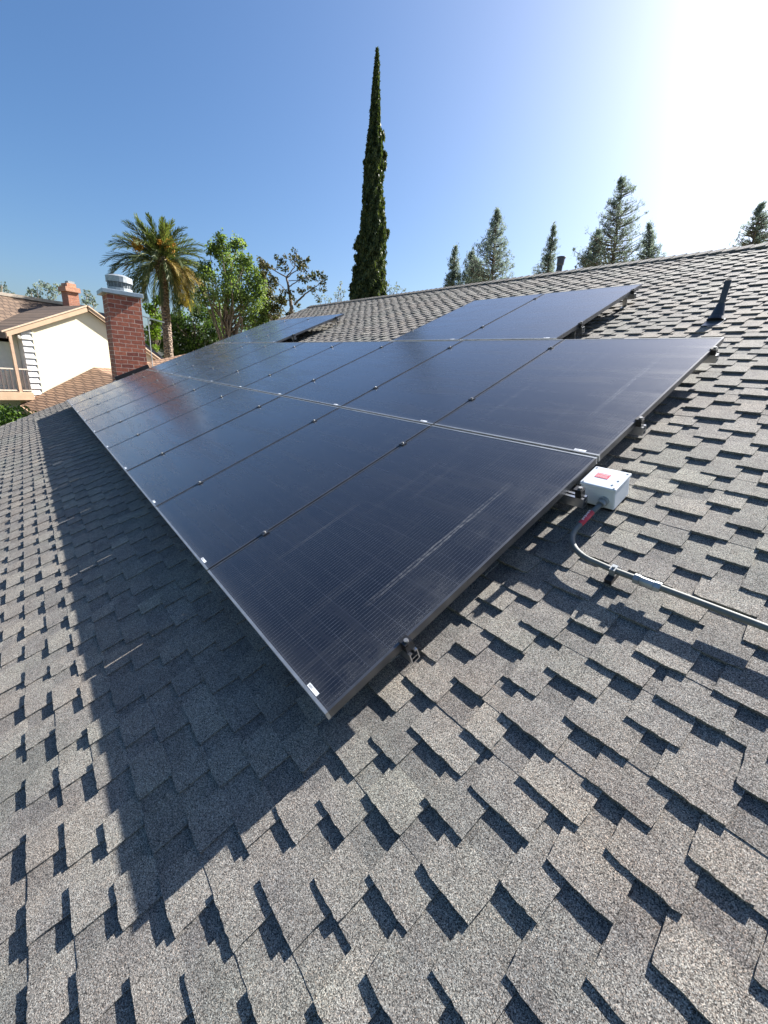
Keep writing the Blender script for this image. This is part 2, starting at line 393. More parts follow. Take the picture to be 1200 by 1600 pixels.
def tooth_verts(rnd, u0, u1, v0, n, jag, z0, z1, cut):
    pass
def shingle_roof():
    rnd = random.Random(11)
    b = MB(ROOFM)
    bz, z0, t = .0070, .0012, .0066
    cu, cv = -.84, -.08
    k0 = int((V_EAVE - .187) / EXP)
    i = k0
    while .187 + i * EXP < V_RIDGE + .02:
        v0 = .187 + i * EXP; v1 = v0 + EXP + .006
        wav = lambda u, i=i: .0012 * math.sin(u * 1.7 + i * .6) + .0010 * math.sin(u * 5.1 + i * 1.9)
        # back layer, one strip of metre-long shingles
        u = U_NEAR - rnd.random()
        while u < U_FAR:
            du = 1.0 + rnd.uniform(-.01, .01); ue = min(u + du, U_FAR); us = max(u, U_NEAR)
            if ue > us + .01:
                near = math.hypot(max(us - cu, cu - ue, 0), v0 - cv) < 3.2
                n = 40 if near else 6
                tone = rnd.uniform(.10, .62)
                g = .0004
                b.t = tone; vs = []; fs = []
                for k in range(n + 1):
                    x = us + g + (ue - us - 2 * g) * k / n
                    j = rnd.uniform(-1, 1) * (.0012 if near else 0)
                    dz = wav(x)
                    vs += [(-x, v0 + j, H0 - .012), (-x, v0 + j, H0 + z0 + bz + dz), (-x, v1, H0 + z0 + dz * .5)]
                for k in range(n):
                    a = 3 * k; c = 3 * (k + 1)
                    fs += [(a, a + 1, c + 1, c), (a + 1, a + 2, c + 2, c + 1)]
                b.add(vs, fs)
            u += du
        # raised tabs of the front layer
        P = .240
        ph = (i % 2) * P / 2 + .017 * i + .02 * math.sin(i * 1.3)
        kk = int((U_NEAR - ph) / P) - 1
        while True:
            c0 = ph + kk * P + rnd.uniform(-.022, .022); wd = rnd.choice((.115, .135, .15, .165, .185)) + rnd.uniform(-.01, .01)
            if rnd.random() < .05: wd += .06
            kk += 1
            a0 = c0 - wd / 2; a1 = c0 + wd / 2
            if a1 < U_NEAR + .02: continue
            if a0 > U_FAR - .02: break
            a0 = max(a0, U_NEAR); a1 = min(a1, U_FAR)
            near = math.hypot((a0 + a1) / 2 - cu, v0 - cv) < 3.6
            n = 9 if near else 1; ns = 5 if near else 1
            jb = .0021 if near else 0
            b.t = rnd.uniform(.25, 1.0)
            sk0 = rnd.uniform(-.002, .009); sk1 = rnd.uniform(-.002, .009)
            tt = t + rnd.uniform(-.0006, .0009); lift = rnd.uniform(-.0008, .0014)
            grid = []
            for s in range(ns + 1):
                fs_ = s / ns; v = v0 + (v1 - v0) * fs_
                row = []
                e0 = a0 + sk0 * (1 - fs_) + rnd.uniform(-.7, .7) * jb; e1 = a1 - sk1 * (1 - fs_) + rnd.uniform(-.7, .7) * jb
                for k in range(n + 1):
                    x = e0 + (e1 - e0) * k / n
                    vv = v + (rnd.uniform(-1, 1) * jb if s == 0 else 0) 
                    zz = H0 + z0 + bz * (1 - fs_) + tt + wav(x) * (1 - .5 * fs_) + lift * (1 - fs_)
                    if s == 0 and k in (0, n) and near: vv += .0022; 
                    row.append((-x, vv, zz))
                grid.append(row)
            vs = [p for row in grid for p in row]; fs = []
            W = n + 1
            for s in range(ns):
                for k in range(n): fs.append((s * W + k, (s + 1) * W + k, (s + 1) * W + k + 1, s * W + k + 1))
            dn = tt + .004
            m0 = len(vs)
            vs += [(p[0], p[1], p[2] - dn) for p in grid[0]]
            for k in range(n): fs.append((m0 + k, k, k + 1, m0 + k + 1))
            for side, idx in ((0, 0), (1, n)):
                mm = len(vs); vs += [(grid[s][idx][0], grid[s][idx][1], grid[s][idx][2] - dn) for s in range(ns + 1)]
                for s in range(ns):
                    q = (s * W + idx, mm + s, mm + s + 1, (s + 1) * W + idx)
                    fs.append(q if side == 0 else q[::-1])
            b.add(vs, fs)
        i += 1
    return b
roof = shingle_roof().build('roof', M_SH, house)

# underlay deck, back slope, ridge caps, rakes, walls
b = MB(ROOFM); b.box(-U_FAR + .02, -U_NEAR - .02, V_EAVE + .02, V_RIDGE - .03, H0 - .05, H0 - .0125)
b.build('roof_deck', plain('roof_felt', (.03, .03, .035), .9), house)
BACKM = Matrix.Translation((0, 2 * RIDGE.y, 0)) @ Matrix.Diagonal((1, -1, 1, 1)) @ ROOFM
b = MB(BACKM); rnd = random.Random(5)
for i in range(70):
    va = V_RIDGE - (i + 1) * .14; 
    b.t = rnd.uniform(.3, .8)
    b.add([(-U_FAR, va, H0 - .01), (-U_NEAR, va, H0 - .01), (-U_NEAR, va, H0 + .009), (-U_FAR, va, H0 + .009), (-U_NEAR, va + .146, H0), (-U_FAR, va + .146, H0)], [(3, 2, 1, 0), (5, 4, 2, 3)])
b.build('back_roof', M_SH, house)
b = MB(); rnd = random.Random(3)       # ridge caps, each lapping over the one before
u = U_NEAR
SL = Vector((0, CP, SP)); SLB = Vector((0, -CP, SP))
while u < U_FAR:
    b.t = rnd.uniform(.1, .9)
    lo, hi = .006, .020 + rnd.uniform(0, .004); ww = .15 + rnd.uniform(-.006, .006)
    T0 = RIDGE + Vector((0, 0, .006))
    def pt(uu, s, dz): 
        q = T0 + (SL * (-ww) if s < 0 else (SLB * (-ww) if s > 0 else Vector((0, 0, .004))))
        return (-uu, q.y, q.z + dz)
    ue = min(u + .17, U_FAR)
    vs = [pt(u, -1, hi), pt(u, 0, hi), pt(u, 1, hi), pt(ue, -1, lo), pt(ue, 0, lo), pt(ue, 1, lo), pt(u, -1, hi - .02), pt(u, 0, hi - .014), pt(u, 1, hi - .02), pt(ue, -1, lo - .012), pt(ue, 1, lo - .012)]
    b.add(vs, [(0, 3, 4, 1), (1, 4, 5, 2), (6, 0, 1, 7), (7, 1, 2, 8), (6, 9, 3, 0), (8, 2, 5, 10)])
    u += .143
b.build('ridge_cap', M_SH, house)
M_TRIM = plain('painted_trim', (.55, .50, .42), .6)
M_STUC = plain('cream_stucco', (.62, .58, .48), .9, 0, .08, 3, .3, .004, 80)
b = MB(ROOFM)
for xx in (-U_FAR - .025, -U_NEAR + .001):
    b = MB(ROOFM); b.box(xx, xx + .024, V_EAVE, V_RIDGE - .02, H0 - .20, H0 - .004); b.build('rake_board', M_TRIM, house)
    b = MB(BACKM); b.box(xx, xx + .024, V_RIDGE - 9.8, V_RIDGE - .02, H0 - .20, H0 - .004); b.build('rake_board', M_TRIM, house)
ye = RP(0, V_EAVE, H0); yb = BACKM @ Vector((0, V_RIDGE - 9.8, H0))
zt = lambda y: min(ye.z + (y - ye.y) * SP / CP, RIDGE.z + (RIDGE.y - y) * SP / CP) - .09
ya, yz = ye.y + .5, yb.y - .5
b = MB(); prof = [(ya, -3.9), (yz, -3.9), (yz, zt(yz)), (RIDGE.y, zt(RIDGE.y)), (ya, zt(ya))]
b.prism([(-U_FAR + .35, y, z) for y, z in prof], (-U_NEAR - .35 - (-U_FAR + .35), 0, 0)); b.build('wall', M_STUC, house)
b = MB(); b.box(-U_FAR, -U_NEAR, ye.y - .12, ye.y - .01, ye.z - .13, ye.z - .02); b.build('gutter', M_TRIM, house)

# brick chimney at the far rake
M_BRICK = brick_mat('red_brick', (.48, .15, .085), (.25, .070, .048), (.60, .46, .38))
CX0, CX1, CY0, CY1, CZ1 = -12.60, -11.79, 1.17, 1.875, 2.37
b = MB(); b.box(CX0, CX1, CY0, CY1, -3.9, CZ1)
chim = b.build('chimney', M_BRICK, house)
b = MB(); b.box(CX0 - .06, CX1 + .055, CY0 - .10, CY1 + .055, CZ1 + .001, CZ1 + .095)
b.build('chimney_crown', plain('grey_cap_metal', (.36, .42, .46), .45, .5, .15), chim, bevel=.008)
fc = Vector(((CX0 + CX1) / 2 - .02, (CY0 + CY1) / 2 + .0, CZ1 + .096))
def disc_ring(b, z0, z1, r0, r1, n=10):
    vs = []; 
    for k in range(n):
        a = 2 * math.pi * (k + .5) / n; vs += [(fc.x + r0 * math.cos(a), fc.y + r0 * math.sin(a), z0), (fc.x + r1 * math.cos(a), fc.y + r1 * math.sin(a), z1)]
    b.add(vs, [(2 * k, 2 * ((k + 1) % n), 2 * ((k + 1) % n) + 1, 2 * k + 1) for k in range(n)] + [[2 * k + 1 for k in range(n)], [2 * k for k in range(n)][::-1]])
b = MB(); z = fc.z
disc_ring(b, z, z + .09, .265, .265, 20); disc_ring(b, z + .215, z + .335, .285, .285, 20); disc_ring(b, z + .336, z + .385, .28, .16, 20)
b.build('spark_arrestor', M_GALV, chim)
b = MB(); disc_ring(b, z + .091, z + .214, .235, .235, 20)
for k in range(20):
    a = 2 * math.pi * k / 20; x = fc.x + .255 * math.cos(a); y = fc.y + .255 * math.sin(a); b.box(x - .008, x + .008, y - .008, y + .008, z + .088, z + .217)
b.build('arrestor_mesh', plain('dark_mesh', (.16, .18, .19), .6, .5, .4, 60), chim)
b = MB(ROOFM)
vb0 = CY0 / CP + (H0) * SP / CP
def rv(y): return (y + (H0) * SP) / CP
b.box(-CX1 * 0 + CX1 - .01, CX1 + .035, rv(CY0) - .02, rv(CY1) + .06, H0 - .01, H0 + .115)
b.box(CX0, CX1 - .0101, rv(CY1) - .004, rv(CY1) + .06, H0 - .01, H0 + .25)
b.build('chimney_flashing', M_FLASH, chim)
b = MB(ROOFM); b.box(CX1 - .004, CX1 + .045, rv(CY0) - .09, rv(CY0) - .021, H0 + .0, H0 + .04); b.build('step_flashing', M_GALV, chim)

# vent pipes
def zvert(b, p, r, n=16): b.tube(p, r, n)
b = MB(); P0 = RP(-.305, 4.37, H0 + .01)
b.tube([P0 + Vector((0, 0, -.05)), P0 + Vector((0, 0, .30))], .023, 18)
vent = b.build('vent_pipe', M_VENT, house)
b = MB(); b.tube([P0 + Vector((0, 0, .3105)), P0 + Vector((0, 0, .311))], .020, 18); b.build('pipe_opening', M_RUB, vent)
b = MB(); up = Vector((0, -SP, CP))
b.tube([P0 + up * -.005 + Vector((0, -.02, 0)), P0 + up * .03, P0 + Vector((0, 0, .10)), P0 + Vector((0, 0, .125))], [.065, .048, .033, .028], 18); 
b.build('pipe_boot', M_VENT, vent)
b = MB(ROOFM); b.box(-.305 - .055, -.305 + .065, 4.37 - .16, 4.37 + .02, H0 + .0125, H0 + .0155)
b.build('boot_flashing', plain('boot_flashing_metal', (.20, .21, .23), .45, .6, .2), vent)
b = MB(); Q = at(873, 425, 9.4); Qz = at(877, 403, 9.4).z
b.tube([(Q.x, Q.y, Q.z - .55), (Q.x, Q.y, Q.z + (Qz - Q.z) * .45), (Q.x, Q.y, Q.z + (Qz - Q.z) * .55), (Q.x, Q.y, Qz - .03), (Q.x, Q.y, Qz)], [.055, .055, .066, .068, .072], 18)
v2 = b.build('vent_pipe', M_VENT, house)
b = MB(); b.tube([(Q.x, Q.y, Qz + .001), (Q.x, Q.y, Qz + .014)], [.084, .080], 18); b.build('vent_cap', M_VENT, v2)

# ------------------------------------------------------------------ solar panels
PW, PL, PITCHU, PITCHV = 1.137, 1.709, 1.15, 1.7271
LIP, DEP = .011, .035
def build_panel(dusty):
    r = empty('solar_panel', 'x', 'solar panel', ROOFM, 'black solar panels mounted on the shingle roof')
    b = MB(ROOFM)
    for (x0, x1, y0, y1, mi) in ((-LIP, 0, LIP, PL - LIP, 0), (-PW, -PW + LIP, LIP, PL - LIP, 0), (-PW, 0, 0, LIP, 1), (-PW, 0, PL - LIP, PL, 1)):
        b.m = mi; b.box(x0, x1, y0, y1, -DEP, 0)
    f = b.build('frame', [M_BLACK, M_GLINT], r)
    b = MB(ROOFM); b.box(-PW + LIP, -LIP, LIP, PL - LIP, -.006, -.0014)
    b.build('glass', M_PVD if dusty else M_PV, r)
    b = MB(ROOFM); b.box(-.137, -.076, .0135, .027, -.0013, -.0009)
    s = b.build('barcode_label', M_STICK, r)
    b = MB(ROOFM); rn = random.Random(2); x = -.133
    while x < -.112:
        ww = rn.uniform(.0006, .0016); b.box(x, x + ww, .0165, .0245, -.00089, -.0008); x += ww + rn.uniform(.0006, .0012)
    b.build('print', M_PRINT, s)
    return r
def copy_tree(o, parent=None):
    c = o.copy(); COL.objects.link(c)
    if parent is not None: c.parent = parent
    for ch in [q for q in bpy.data.objects if q.parent == o]: copy_tree(ch, c)
    return c
protoD, proto = build_panel(True), build_panel(False)
usedD = used = False
ORD = ['first', 'second', 'third', 'fourth', 'fifth', 'sixth', 'seventh', 'eighth', 'ninth']
spots = []
for k in range(9): spots.append((k * PITCHU, 0.0, k == 0, 'black solar panel in the bottom row, ' + ('nearest the camera, with a dusty right edge' if k == 0 else ORD[k] + ' from the near end' if k < 8 else 'at the far end below the brick chimney')))
for k in range(9): spots.append((k * PITCHU, PITCHV, k == 0, 'black solar panel in the middle row, ' + ('nearest end, with dust streaks above the grey box' if k == 0 else ORD[k] + ' from the near end' if k < 8 else 'at the far end beside the brick chimney')))
for k in range(2): spots.append((1.235 + k * PITCHU, 2 * PITCHV + .012, False, 'black solar panel in the upper pair near the vent pipe, ' + ('right' if k == 0 else 'left')))
for k in range(3): spots.append((6.93 + k * PITCHU, 2 * PITCHV + .012, False, 'black solar panel in the far upper trio, ' + ('nearest' if k == 0 else 'middle one' if k == 1 else 'farthest, by the trees')))
rj = random.Random(9)
for (u, v, d, lab) in spots:
    if d: o = copy_tree(protoD) if usedD else protoD; usedD = True
    else: o = copy_tree(proto) if used else proto; used = True
    o.location = RP(-u, v, rj.uniform(-.001, .001)); o['label'] = lab

# ------------------------------------------------------------------ rails, clamps, feet
def rail(v, u0, u1, seams, lab, feet):
    M = Matrix.Translation(RP(-u0, v, H0)) @ ROOFM
    r = empty('mounting_rail', lab, 'rail', M, 'aluminium rails under the solar panels')
    T = ROOFM
    b = MB(T)
    z1, z0 = -DEP - .002, -DEP - .052
    b.box(-u1, -u0, v - .019, v - .015, z0, z1); b.box(-u1, -u0, v + .015, v + .019, z0, z1)
    b.box(-u1, -u0, v - .0149, v + .0149, z0, z0 + .004); b.box(-u1, -u0, v - .0149, v - .006, z1 - .004, z1); b.box(-u1, -u0, v + .006, v + .0149, z1 - .004, z1)
    b.box(-u1, -u0, v - .0149, v + .0149, -DEP - .030, -DEP - .027)
    b.build('rail_profile', M_ALU, r)
    for s in seams:
        b = MB(T); b.box(-s - .020 if 0 else -s - .019, -s + .019, v - .019, v + .019, .0015, .0065); b.box(-s - .005, -s + .005, v - .017, v + .017, -DEP, .0014)
        c = b.build('clamp', M_BLACK, r)
        b = MB(T); b.tube([(-s, v, .0066), (-s, v, .0125)], .0075, 6); b.build('bolt', M_STEEL, c)
    for s, sg in ((u0 + .035, 1), (u1 - .035, -1)):
        x = -s + sg * .008
        b = MB(T); b.box(x - .012, x + .016, v - .018, v + .018, -DEP - .001, -.004); b.box(-s - .012, x + .016, v - .018, v + .018, .0015, .006)
        c = b.build('end_clamp', M_RUB, r)
        b = MB(T); b.tube([(x + .004, v, .0061), (x + .004, v, .0135)], .0085, 10); b.build('bolt', M_STEEL, c)
    for s in feet:
        b = MB(T); x = -s
        b.box(x - .022, x + .022, v - .0245, v - .0195, H0 + .018, -DEP - .006)
        b.box(x - .022, x + .022, v - .085, v - .0246, H0 + .014, H0 + .021)
        b.tube([(x, v - .033, -DEP - .028), (x, v - .0193, -DEP - .028)], .009, 6)
        f = b.build('foot', M_ALU, r)
        b = MB(T); b.tube([(x, v - .055, H0 + .0212), (x, v - .055, H0 + .030)], .008, 6); b.build('bolt', M_STEEL, f)
    return r
s9 = [k * PITCHU - .008 for k in range(1, 9)]
fe = lambda a, b: [a + .24] + [a + .24 + 1.22 * (k + 1) for k in range(int((b - a - .3) / 1.22))]
E9 = 8 * PITCHU + PW
rail(.350, -.038, E9 + .038, s9, 'lower rail under the bottom row, its cut end showing near the corner', fe(-.06, E9))
rail(1.425, -.088, E9 + .038, s9, 'upper rail under the bottom row, ending beside the grey box', fe(.05, E9))
rail(2.15, -.038, E9 + .038, s9, 'lower rail under the middle row, its end just above the grey box', fe(-.10, E9))
rail(3.22, -.038, E9 + .038, s9, 'upper rail under the middle row, its end below the vent pipe', fe(-.12, E9))
for v, nm in ((3.88, 'lower'), (4.95, 'upper')):
    rail(v, 1.235 - .035, 1.235 + PITCHU + PW + .055, [1.235 + PITCHU - .008], nm + ' short rail under the pair of panels near the vent pipe', [1.235 + .06, 2.4, 3.4])
    rail(v, 6.93 - .038, 6.93 + 2 * PITCHU + PW + .055, [6.93 + PITCHU - .008, 6.93 + 2 * PITCHU - .008], nm + ' rail under the far group of three panels', [6.93 + .06, 8.1, 9.3, 10.2])

# ------------------------------------------------------------------ junction box
bx0, bx1, by0, by1, bz1 = .015, .180, 1.512, 1.668, -.022
jb = empty('junction_box', 'pale grey plastic junction box with a red warning sticker beside the panels', 'junction box', Matrix.Translation(RP((bx0 + bx1) / 2, (by0 + by1) / 2, H0 + .02)) @ ROOFM)
b = MB(ROOFM); b.box(bx0 + .004, bx1 - .004, by0 + .004, by1 - .004, bz1 - .118, bz1 - .016); b.build('body', M_BOX, jb, bevel=.006)
b = MB(ROOFM); b.box(bx0, bx1, by0, by1, bz1 - .0155, bz1); lid = b.build('lid', M_BOX, jb, bevel=.004)
for sx in (bx0 + .012, bx1 - .012):
    for sy in (by0 + .012, by1 - .012):
        b = MB(ROOFM); b.tube([(sx, sy, bz1 + .0002), (sx, sy, bz1 + .0018)], .0042, 10); b.build('screw', M_STEEL, lid)
for (sx, sy) in ((bx1 - .030, by0 + .035), (bx1 - .022, by0 + .075)):
    b = MB(ROOFM); b.tube([(sx, sy, bz1 + .0002), (sx, sy, bz1 + .0022)], .0045, 10); b.build('plug', M_GALV, lid)
b = MB(ROOFM); b.box(.052, .112, 1.578, 1.616, bz1 + .0003, bz1 + .0009); lb = b.build('warning_sticker', M_RED, lid)
b = MB(ROOFM); rn = random.Random(4)
for ry, hh in ((1.606, .005), (1.598, .0025), (1.5925, .0025), (1.587, .0025), (1.582, .002)):
    x = .056
    while x < .106:
        ww = rn.uniform(.002, .006); b.box(x, min(x + ww, .109), ry, ry + hh, bz1 + .00095, bz1 + .0012); x += ww + .0013
b.build('print', M_PINK, lb)
b = MB(ROOFM); b.box(.030, .165, 1.53, 1.65, H0 + .012, bz1 - .1185); b.build('base', M_RUB, jb)
b = MB(ROOFM); b.tube([(.132, 1.517, -.095), (.132, 1.498, -.095)], .023, 8); b.tube([(.132, 1.497, -.095), (.132, 1.478, -.096)], .0185, 16); b.build('conduit_fitting', M_GALV, jb)

# conduit
cdt = empty('conduit', 'grey metal conduit curving from the junction box across the shingles', 'conduit', Matrix.Translation(RP(.14, 1.15, H0)) @ ROOFM)
pts = [(.132, 1.479, -.096), (.126, 1.42, -.100), (.121, 1.36, -.108), (.117, 1.31, -.113)]
for k in range(1, 13):
    a = math.pi / 2 * k / 12 ; rr = .155
    pts.append((.117 + rr - rr * math.cos(a), 1.295 - (rr - .004) * math.sin(a), -.115 - .002 * k / 12))
pts += [(.34, 1.1395, -.118), (.60, 1.1425, -.119), (1.2, 1.143, -.120), (2.4, 1.142, -.12), (4.6, 1.141, -.12)]
b = MB(ROOFM); b.tube(pts, .0120, 14); b.build('tube', M_EMT, cdt, smooth=True)
b = MB(ROOFM); b.tube([(.1255, 1.415, -.1005), (.121, 1.36, -.108), (.1185, 1.325, -.1115)], .0127, 14); rl = b.build('red_tape_label', M_RED, cdt, smooth=True)
b = MB(ROOFM)
for k, y in enumerate((1.405, 1.392, 1.381, 1.368, 1.356, 1.344)):
    b.box(.1145, .1215 + .002 * (k % 2), y, y + .006, -.0915 - .0012 * k - .003, -.0880 - .0012 * k)
b.build('print', M_PINK, rl)
def coupling(x):
    b = MB(ROOFM); b.tube([(x, 1.1395 + (x - .34) * .005, -.1185), (x + .045, 1.1397 + (x - .34) * .005, -.1185)], .0165, 14)
    b.tube([(x + .046, 1.1397 + (x - .34) * .005, -.1186), (x + .068, 1.14 + (x - .34) * .005, -.1187)], .0195, 6)
    b.tube([(x - .022, 1.1395 + (x - .34) * .005, -.1184), (x - .001, 1.1395 + (x - .34) * .005, -.1184)], .0195, 6)
    b.build('coupling', M_GALV, cdt, bevel=.001)
coupling(.445)
for x in (.335, 1.55, 3.0):
    b = MB(ROOFM); b.box(x, x + .028, 1.1395 - .045, 1.1395 + .045, H0 + .010, -.1335); blk = b.build('support_block', M_RUB, cdt, bevel=.003)
    b = MB(ROOFM); b.box(x + .004, x + .024, 1.1395 - .017, 1.1395 + .017, -.134, -.1035); b.tube([(x + .014, 1.1395, -.1034), (x + .014, 1.1395, -.096)], .006, 6); b.build('strap', M_GALV, blk)

# ------------------------------------------------------------------ neighbour's house
XN = -22.0
PHI = R_(17.0)
NM = Matrix.Translation(CAM) @ Matrix.Rotation(PHI, 4, 'Z') @ Matrix.Translation(-CAM)   # the house stands turned from ours
NMI = Matrix.Rotation(-PHI, 3, 'Z')
_onX, _MB = onX, MB
def onX(px, py, X):
    d = NMI @ ray(px, py); return CAM + d * ((X - CAM.x) / d.x)
def MB(T=None): return _MB(T or NM)
def N(px, py, X=XN): return onX(px, py, X)
M_WHITE = plain('white_stucco', (.74, .675, .50), .9, 0, .05, 2, .3, .004, 50)
M_FASC = plain('tan_fascia', (.52, .36, .23), .6, 0, .12, 3)
M_TILEB = rooftile_mat('brown_shingle', (.150, .098, .062), (.090, .058, .038), .17, 1)
M_TILEO = rooftile_mat('orange_brown_shingle', (.34, .205, .125), (.23, .135, .082), .085, 1, .17)
M_PALE = rooftile_mat('sunlit_tan_shingle', (.26, .20, .155), (.22, .17, .13), .16, 1)  # lighter copy of the brown shingle, sunlight painted into its colour
M_SHADEW = plain('beige_siding', (.74, .72, .62), .8, 0, .05)
GZ = -3.9
nb = empty('house', 'two storey cream house with brown shingle roof and balcony beyond the brick chimney', 'house', NM @ Matrix.Translation((XN - 4, N(136, 480).y, GZ)))
ap = N(136, 480); el = N(2, 521); rr = N(250, 562)
y0, y1 = N(56, 560).y, N(252, 570).y + .2
fl_z = lambda y: el.z
def gz(y): return ap.z - (ap.y - y) * (ap.z - el.z) / (ap.y - el.y) if y < ap.y else ap.z - (y - ap.y) * (ap.z - rr.z) / (rr.y - ap.y)
b = MB(); pr = [(y0, GZ), (y1, GZ), (y1, gz(y1) - .16), (ap.y, ap.z - .16), (y0, gz(y0) - .16)]
b.prism([(XN, y, z) for y, z in pr], (-7, 0, 0)); b.build('wall', M_WHITE, nb)
ys0 = N(39.5, 560).y
b = MB(); z = N(50, 620).z - .4; ztop = gz(ys0) - .17; sh = (ztop - z) / 12
for k in range(13):
    za = z + k * sh
    zb0, zb1 = min(za + sh, gz(ys0) - .17), min(za + sh, gz(y0) - .17)
    b.add([(XN + .055, ys0, za), (XN + .055, y0 - .003, za), (XN + .004, y0 - .003, zb1), (XN + .004, ys0, zb0), (XN - .5, ys0, za), (XN - .5, ys0, zb0), (XN, y0 - .003, za), (XN, ys0, za)],
          [(0, 1, 2, 3), (4, 0, 3, 5), (0, 7, 6, 1)])
b.build('siding', plain('white_siding', (.60, .60, .58), .6, 0, .03), nb)
b = MB(); b.box(XN + .001, XN + .045, y0 - .0, y0 + .07, z, gz(y0) - .18); b.build('corner_trim', M_WHITE, nb)
b = MB()                                # recessed wall behind the balcony
yb0 = N(-120, 560).y
b.box(XN - 1.2, XN - .75, yb0, ys0 - .01, GZ, fl_z(ys0) - .3); b.box(XN - .749, XN - .5, ys0 - .2, ys0 - .011, GZ, gz(ys0) - .3)
b.build('balcony_wall', M_SHADEW, nb)
# gable wing roof over the wall (two slopes with fascia)
def wing(ya_, za_, yb_, zb_, mat, nm):
    n = Vector((0, -(zb_ - za_), yb_ - ya_)).normalized(); 
    if n.z < 0: n = -n
    b = MB(); a = Vector((XN + .14, ya_, za_)); c = Vector((XN + .14, yb_, zb_))
    b.prism([a, c, c + n * .05, a + n * .05], (-7.4, 0, 0)); return b.build(nm, mat, nb)
# the rake line seen in the picture is the front edge, .6 m out from the wall
sc = (XN + .14 - CAM.x) / (XN - CAM.x)
def F(px, py): return onX(px, py, XN + .14)
fa, fl, fr = F(136, 479), F(3, 519), F(256, 567)
M_SOFF = plain('soffit', (.42, .36, .27), .8)
wing(fl.y, fl.z - .02, fa.y - .02, fa.z - .0, M_TILEB, 'wing_roof'); wing(fa.y + .02, fa.z - .0, fr.y, fr.z - .02, M_TILEB, 'wing_roof')
for (p, q) in ((fl, fa), (fa, fr)):
    b = MB(); d = (q - p).normalized(); nrm = Vector((0, -d.z, d.y))
    if nrm.z < 0: nrm = -nrm
    x0 = XN + .141
    A0 = Vector((x0, p.y, p.z)) + nrm * .05; A1 = Vector((x0, q.y, q.z)) + nrm * .05; w_ = .26 if p is fl else .20
    b.prism([A0, A1, A1 - Vector((0, 0, w_)), A0 - Vector((0, 0, w_))], (.04, 0, 0)); fb = b.build('fascia', M_FASC, nb)
    b = MB(); x0 += .041
    b.prism([A0 + nrm * .012 + Vector((.041, 0, 0)), A1 + nrm * .012 + Vector((.041, 0, 0)), A1 + Vector((.041, 0, -.045)), A0 + Vector((.041, 0, -.045))], (.03, 0, 0)); b.build('drip_edge', plain('pale_edge', (.62, .47, .33), .5), fb)
# eave of the wing on the left
b = MB(); b.box(XN - 7, XN + .66, fl.y - .05, fl.y - .01, fl.z - .22, fl.z + .0); b.build('eave_board', plain('dark_brown_wood', (.10, .06, .04), .7), nb)
# main roof facing us, pale ridge
mr0 = onX(-60, 456, (XN - 7)); mr1 = onX(134, 477, (XN - 7))
b = MB(); slp = .42; x1 = XN - .9
zr = (mr0.z + mr1.z) / 2 
b.add([((XN - 7), mr0.y - 3, zr), ((XN - 7), mr1.y + .0, zr), (x1, mr1.y + .0, zr - slp * (x1 - XN + 7)), (x1, mr0.y - 3, zr - slp * (x1 - XN + 7))], [(0, 3, 2, 1)])
b.add([((XN - 7), mr0.y - 3, zr - .1), ((XN - 7), mr1.y + .0, zr - .1), (x1, mr1.y + .0, zr - .1 - slp * (x1 - XN + 7)), (x1, mr0.y - 3, zr - .1 - slp * (x1 - XN + 7))], [(0, 1, 2, 3)])
b.add([(XN - 7.02, mr0.y - 3, zr), (XN - 7.02, mr1.y, zr), (XN - 13, mr1.y, zr - slp * 6), (XN - 13, mr0.y - 3, zr - slp * 6)], [(0, 1, 2, 3)])
b.build('main_roof', M_TILEB, nb)
b = MB(); b.bar(((XN - 7), mr0.y - 3, zr + .02), ((XN - 7), mr1.y - .1, zr + .05), .40, .16); b.build('ridge_cap', plain('pale_ridge_tile', (.42, .36, .29), .8), nb)
b = MB(); e0 = onX(137, 480, XN - 6); e1 = onX(185, 488, XN - 6)
b.add([((XN - 7), mr1.y + .02, zr - .08), ((XN - 7), e1.y, zr - .14), (XN - 1.0, e1.y, zr - 2.65), (XN - 1.0, mr1.y + .02, zr - 2.6)], [(0, 3, 2, 1)])
b.build('side_roof', M_PALE, nb)
b = MB(); b.box(XN - 12.5, XN - 1.4, mr0.y - 2.5, mr1.y + 1.5, GZ, .6); b.build('main_wall', M_STUC, nb)
# neighbour's chimney with stepped top
b = MB(); XC = XN - 4.2
c0, c1 = onX(108, 474, XC), onX(129, 477, XC); ct = onX(105, 441, XC); ctop = onX(104, 433, XC)
b.box(XC - .75, XC, c0.y, c1.y - .12, -1, ct.z - .42)
nc = b.build('brick_chimney', brick_mat('salmon_brick', (.42, .18, .11), (.33, .14, .09), (.45, .31, .24)), nb)
b = MB(); b.box(XC - .83, XC + .08, c0.y - .09, c1.y - .03, ct.z - .419, ct.z - .20); b.box(XC - .72, XC - .03, c0.y + .04, c1.y - .16, ct.z - .199, ct.z - .02); b.build('corbel', brick_mat('pale_salmon_brick', (.52, .26, .16), (.45, .21, .13), (.5, .38, .3)), nc)
b = MB(); b.box(XC - .5, XC - .15, c0.y + .15, c0.y + .45, ct.z - .019, ct.z + .10); b.build('flue', M_GALV, nc)
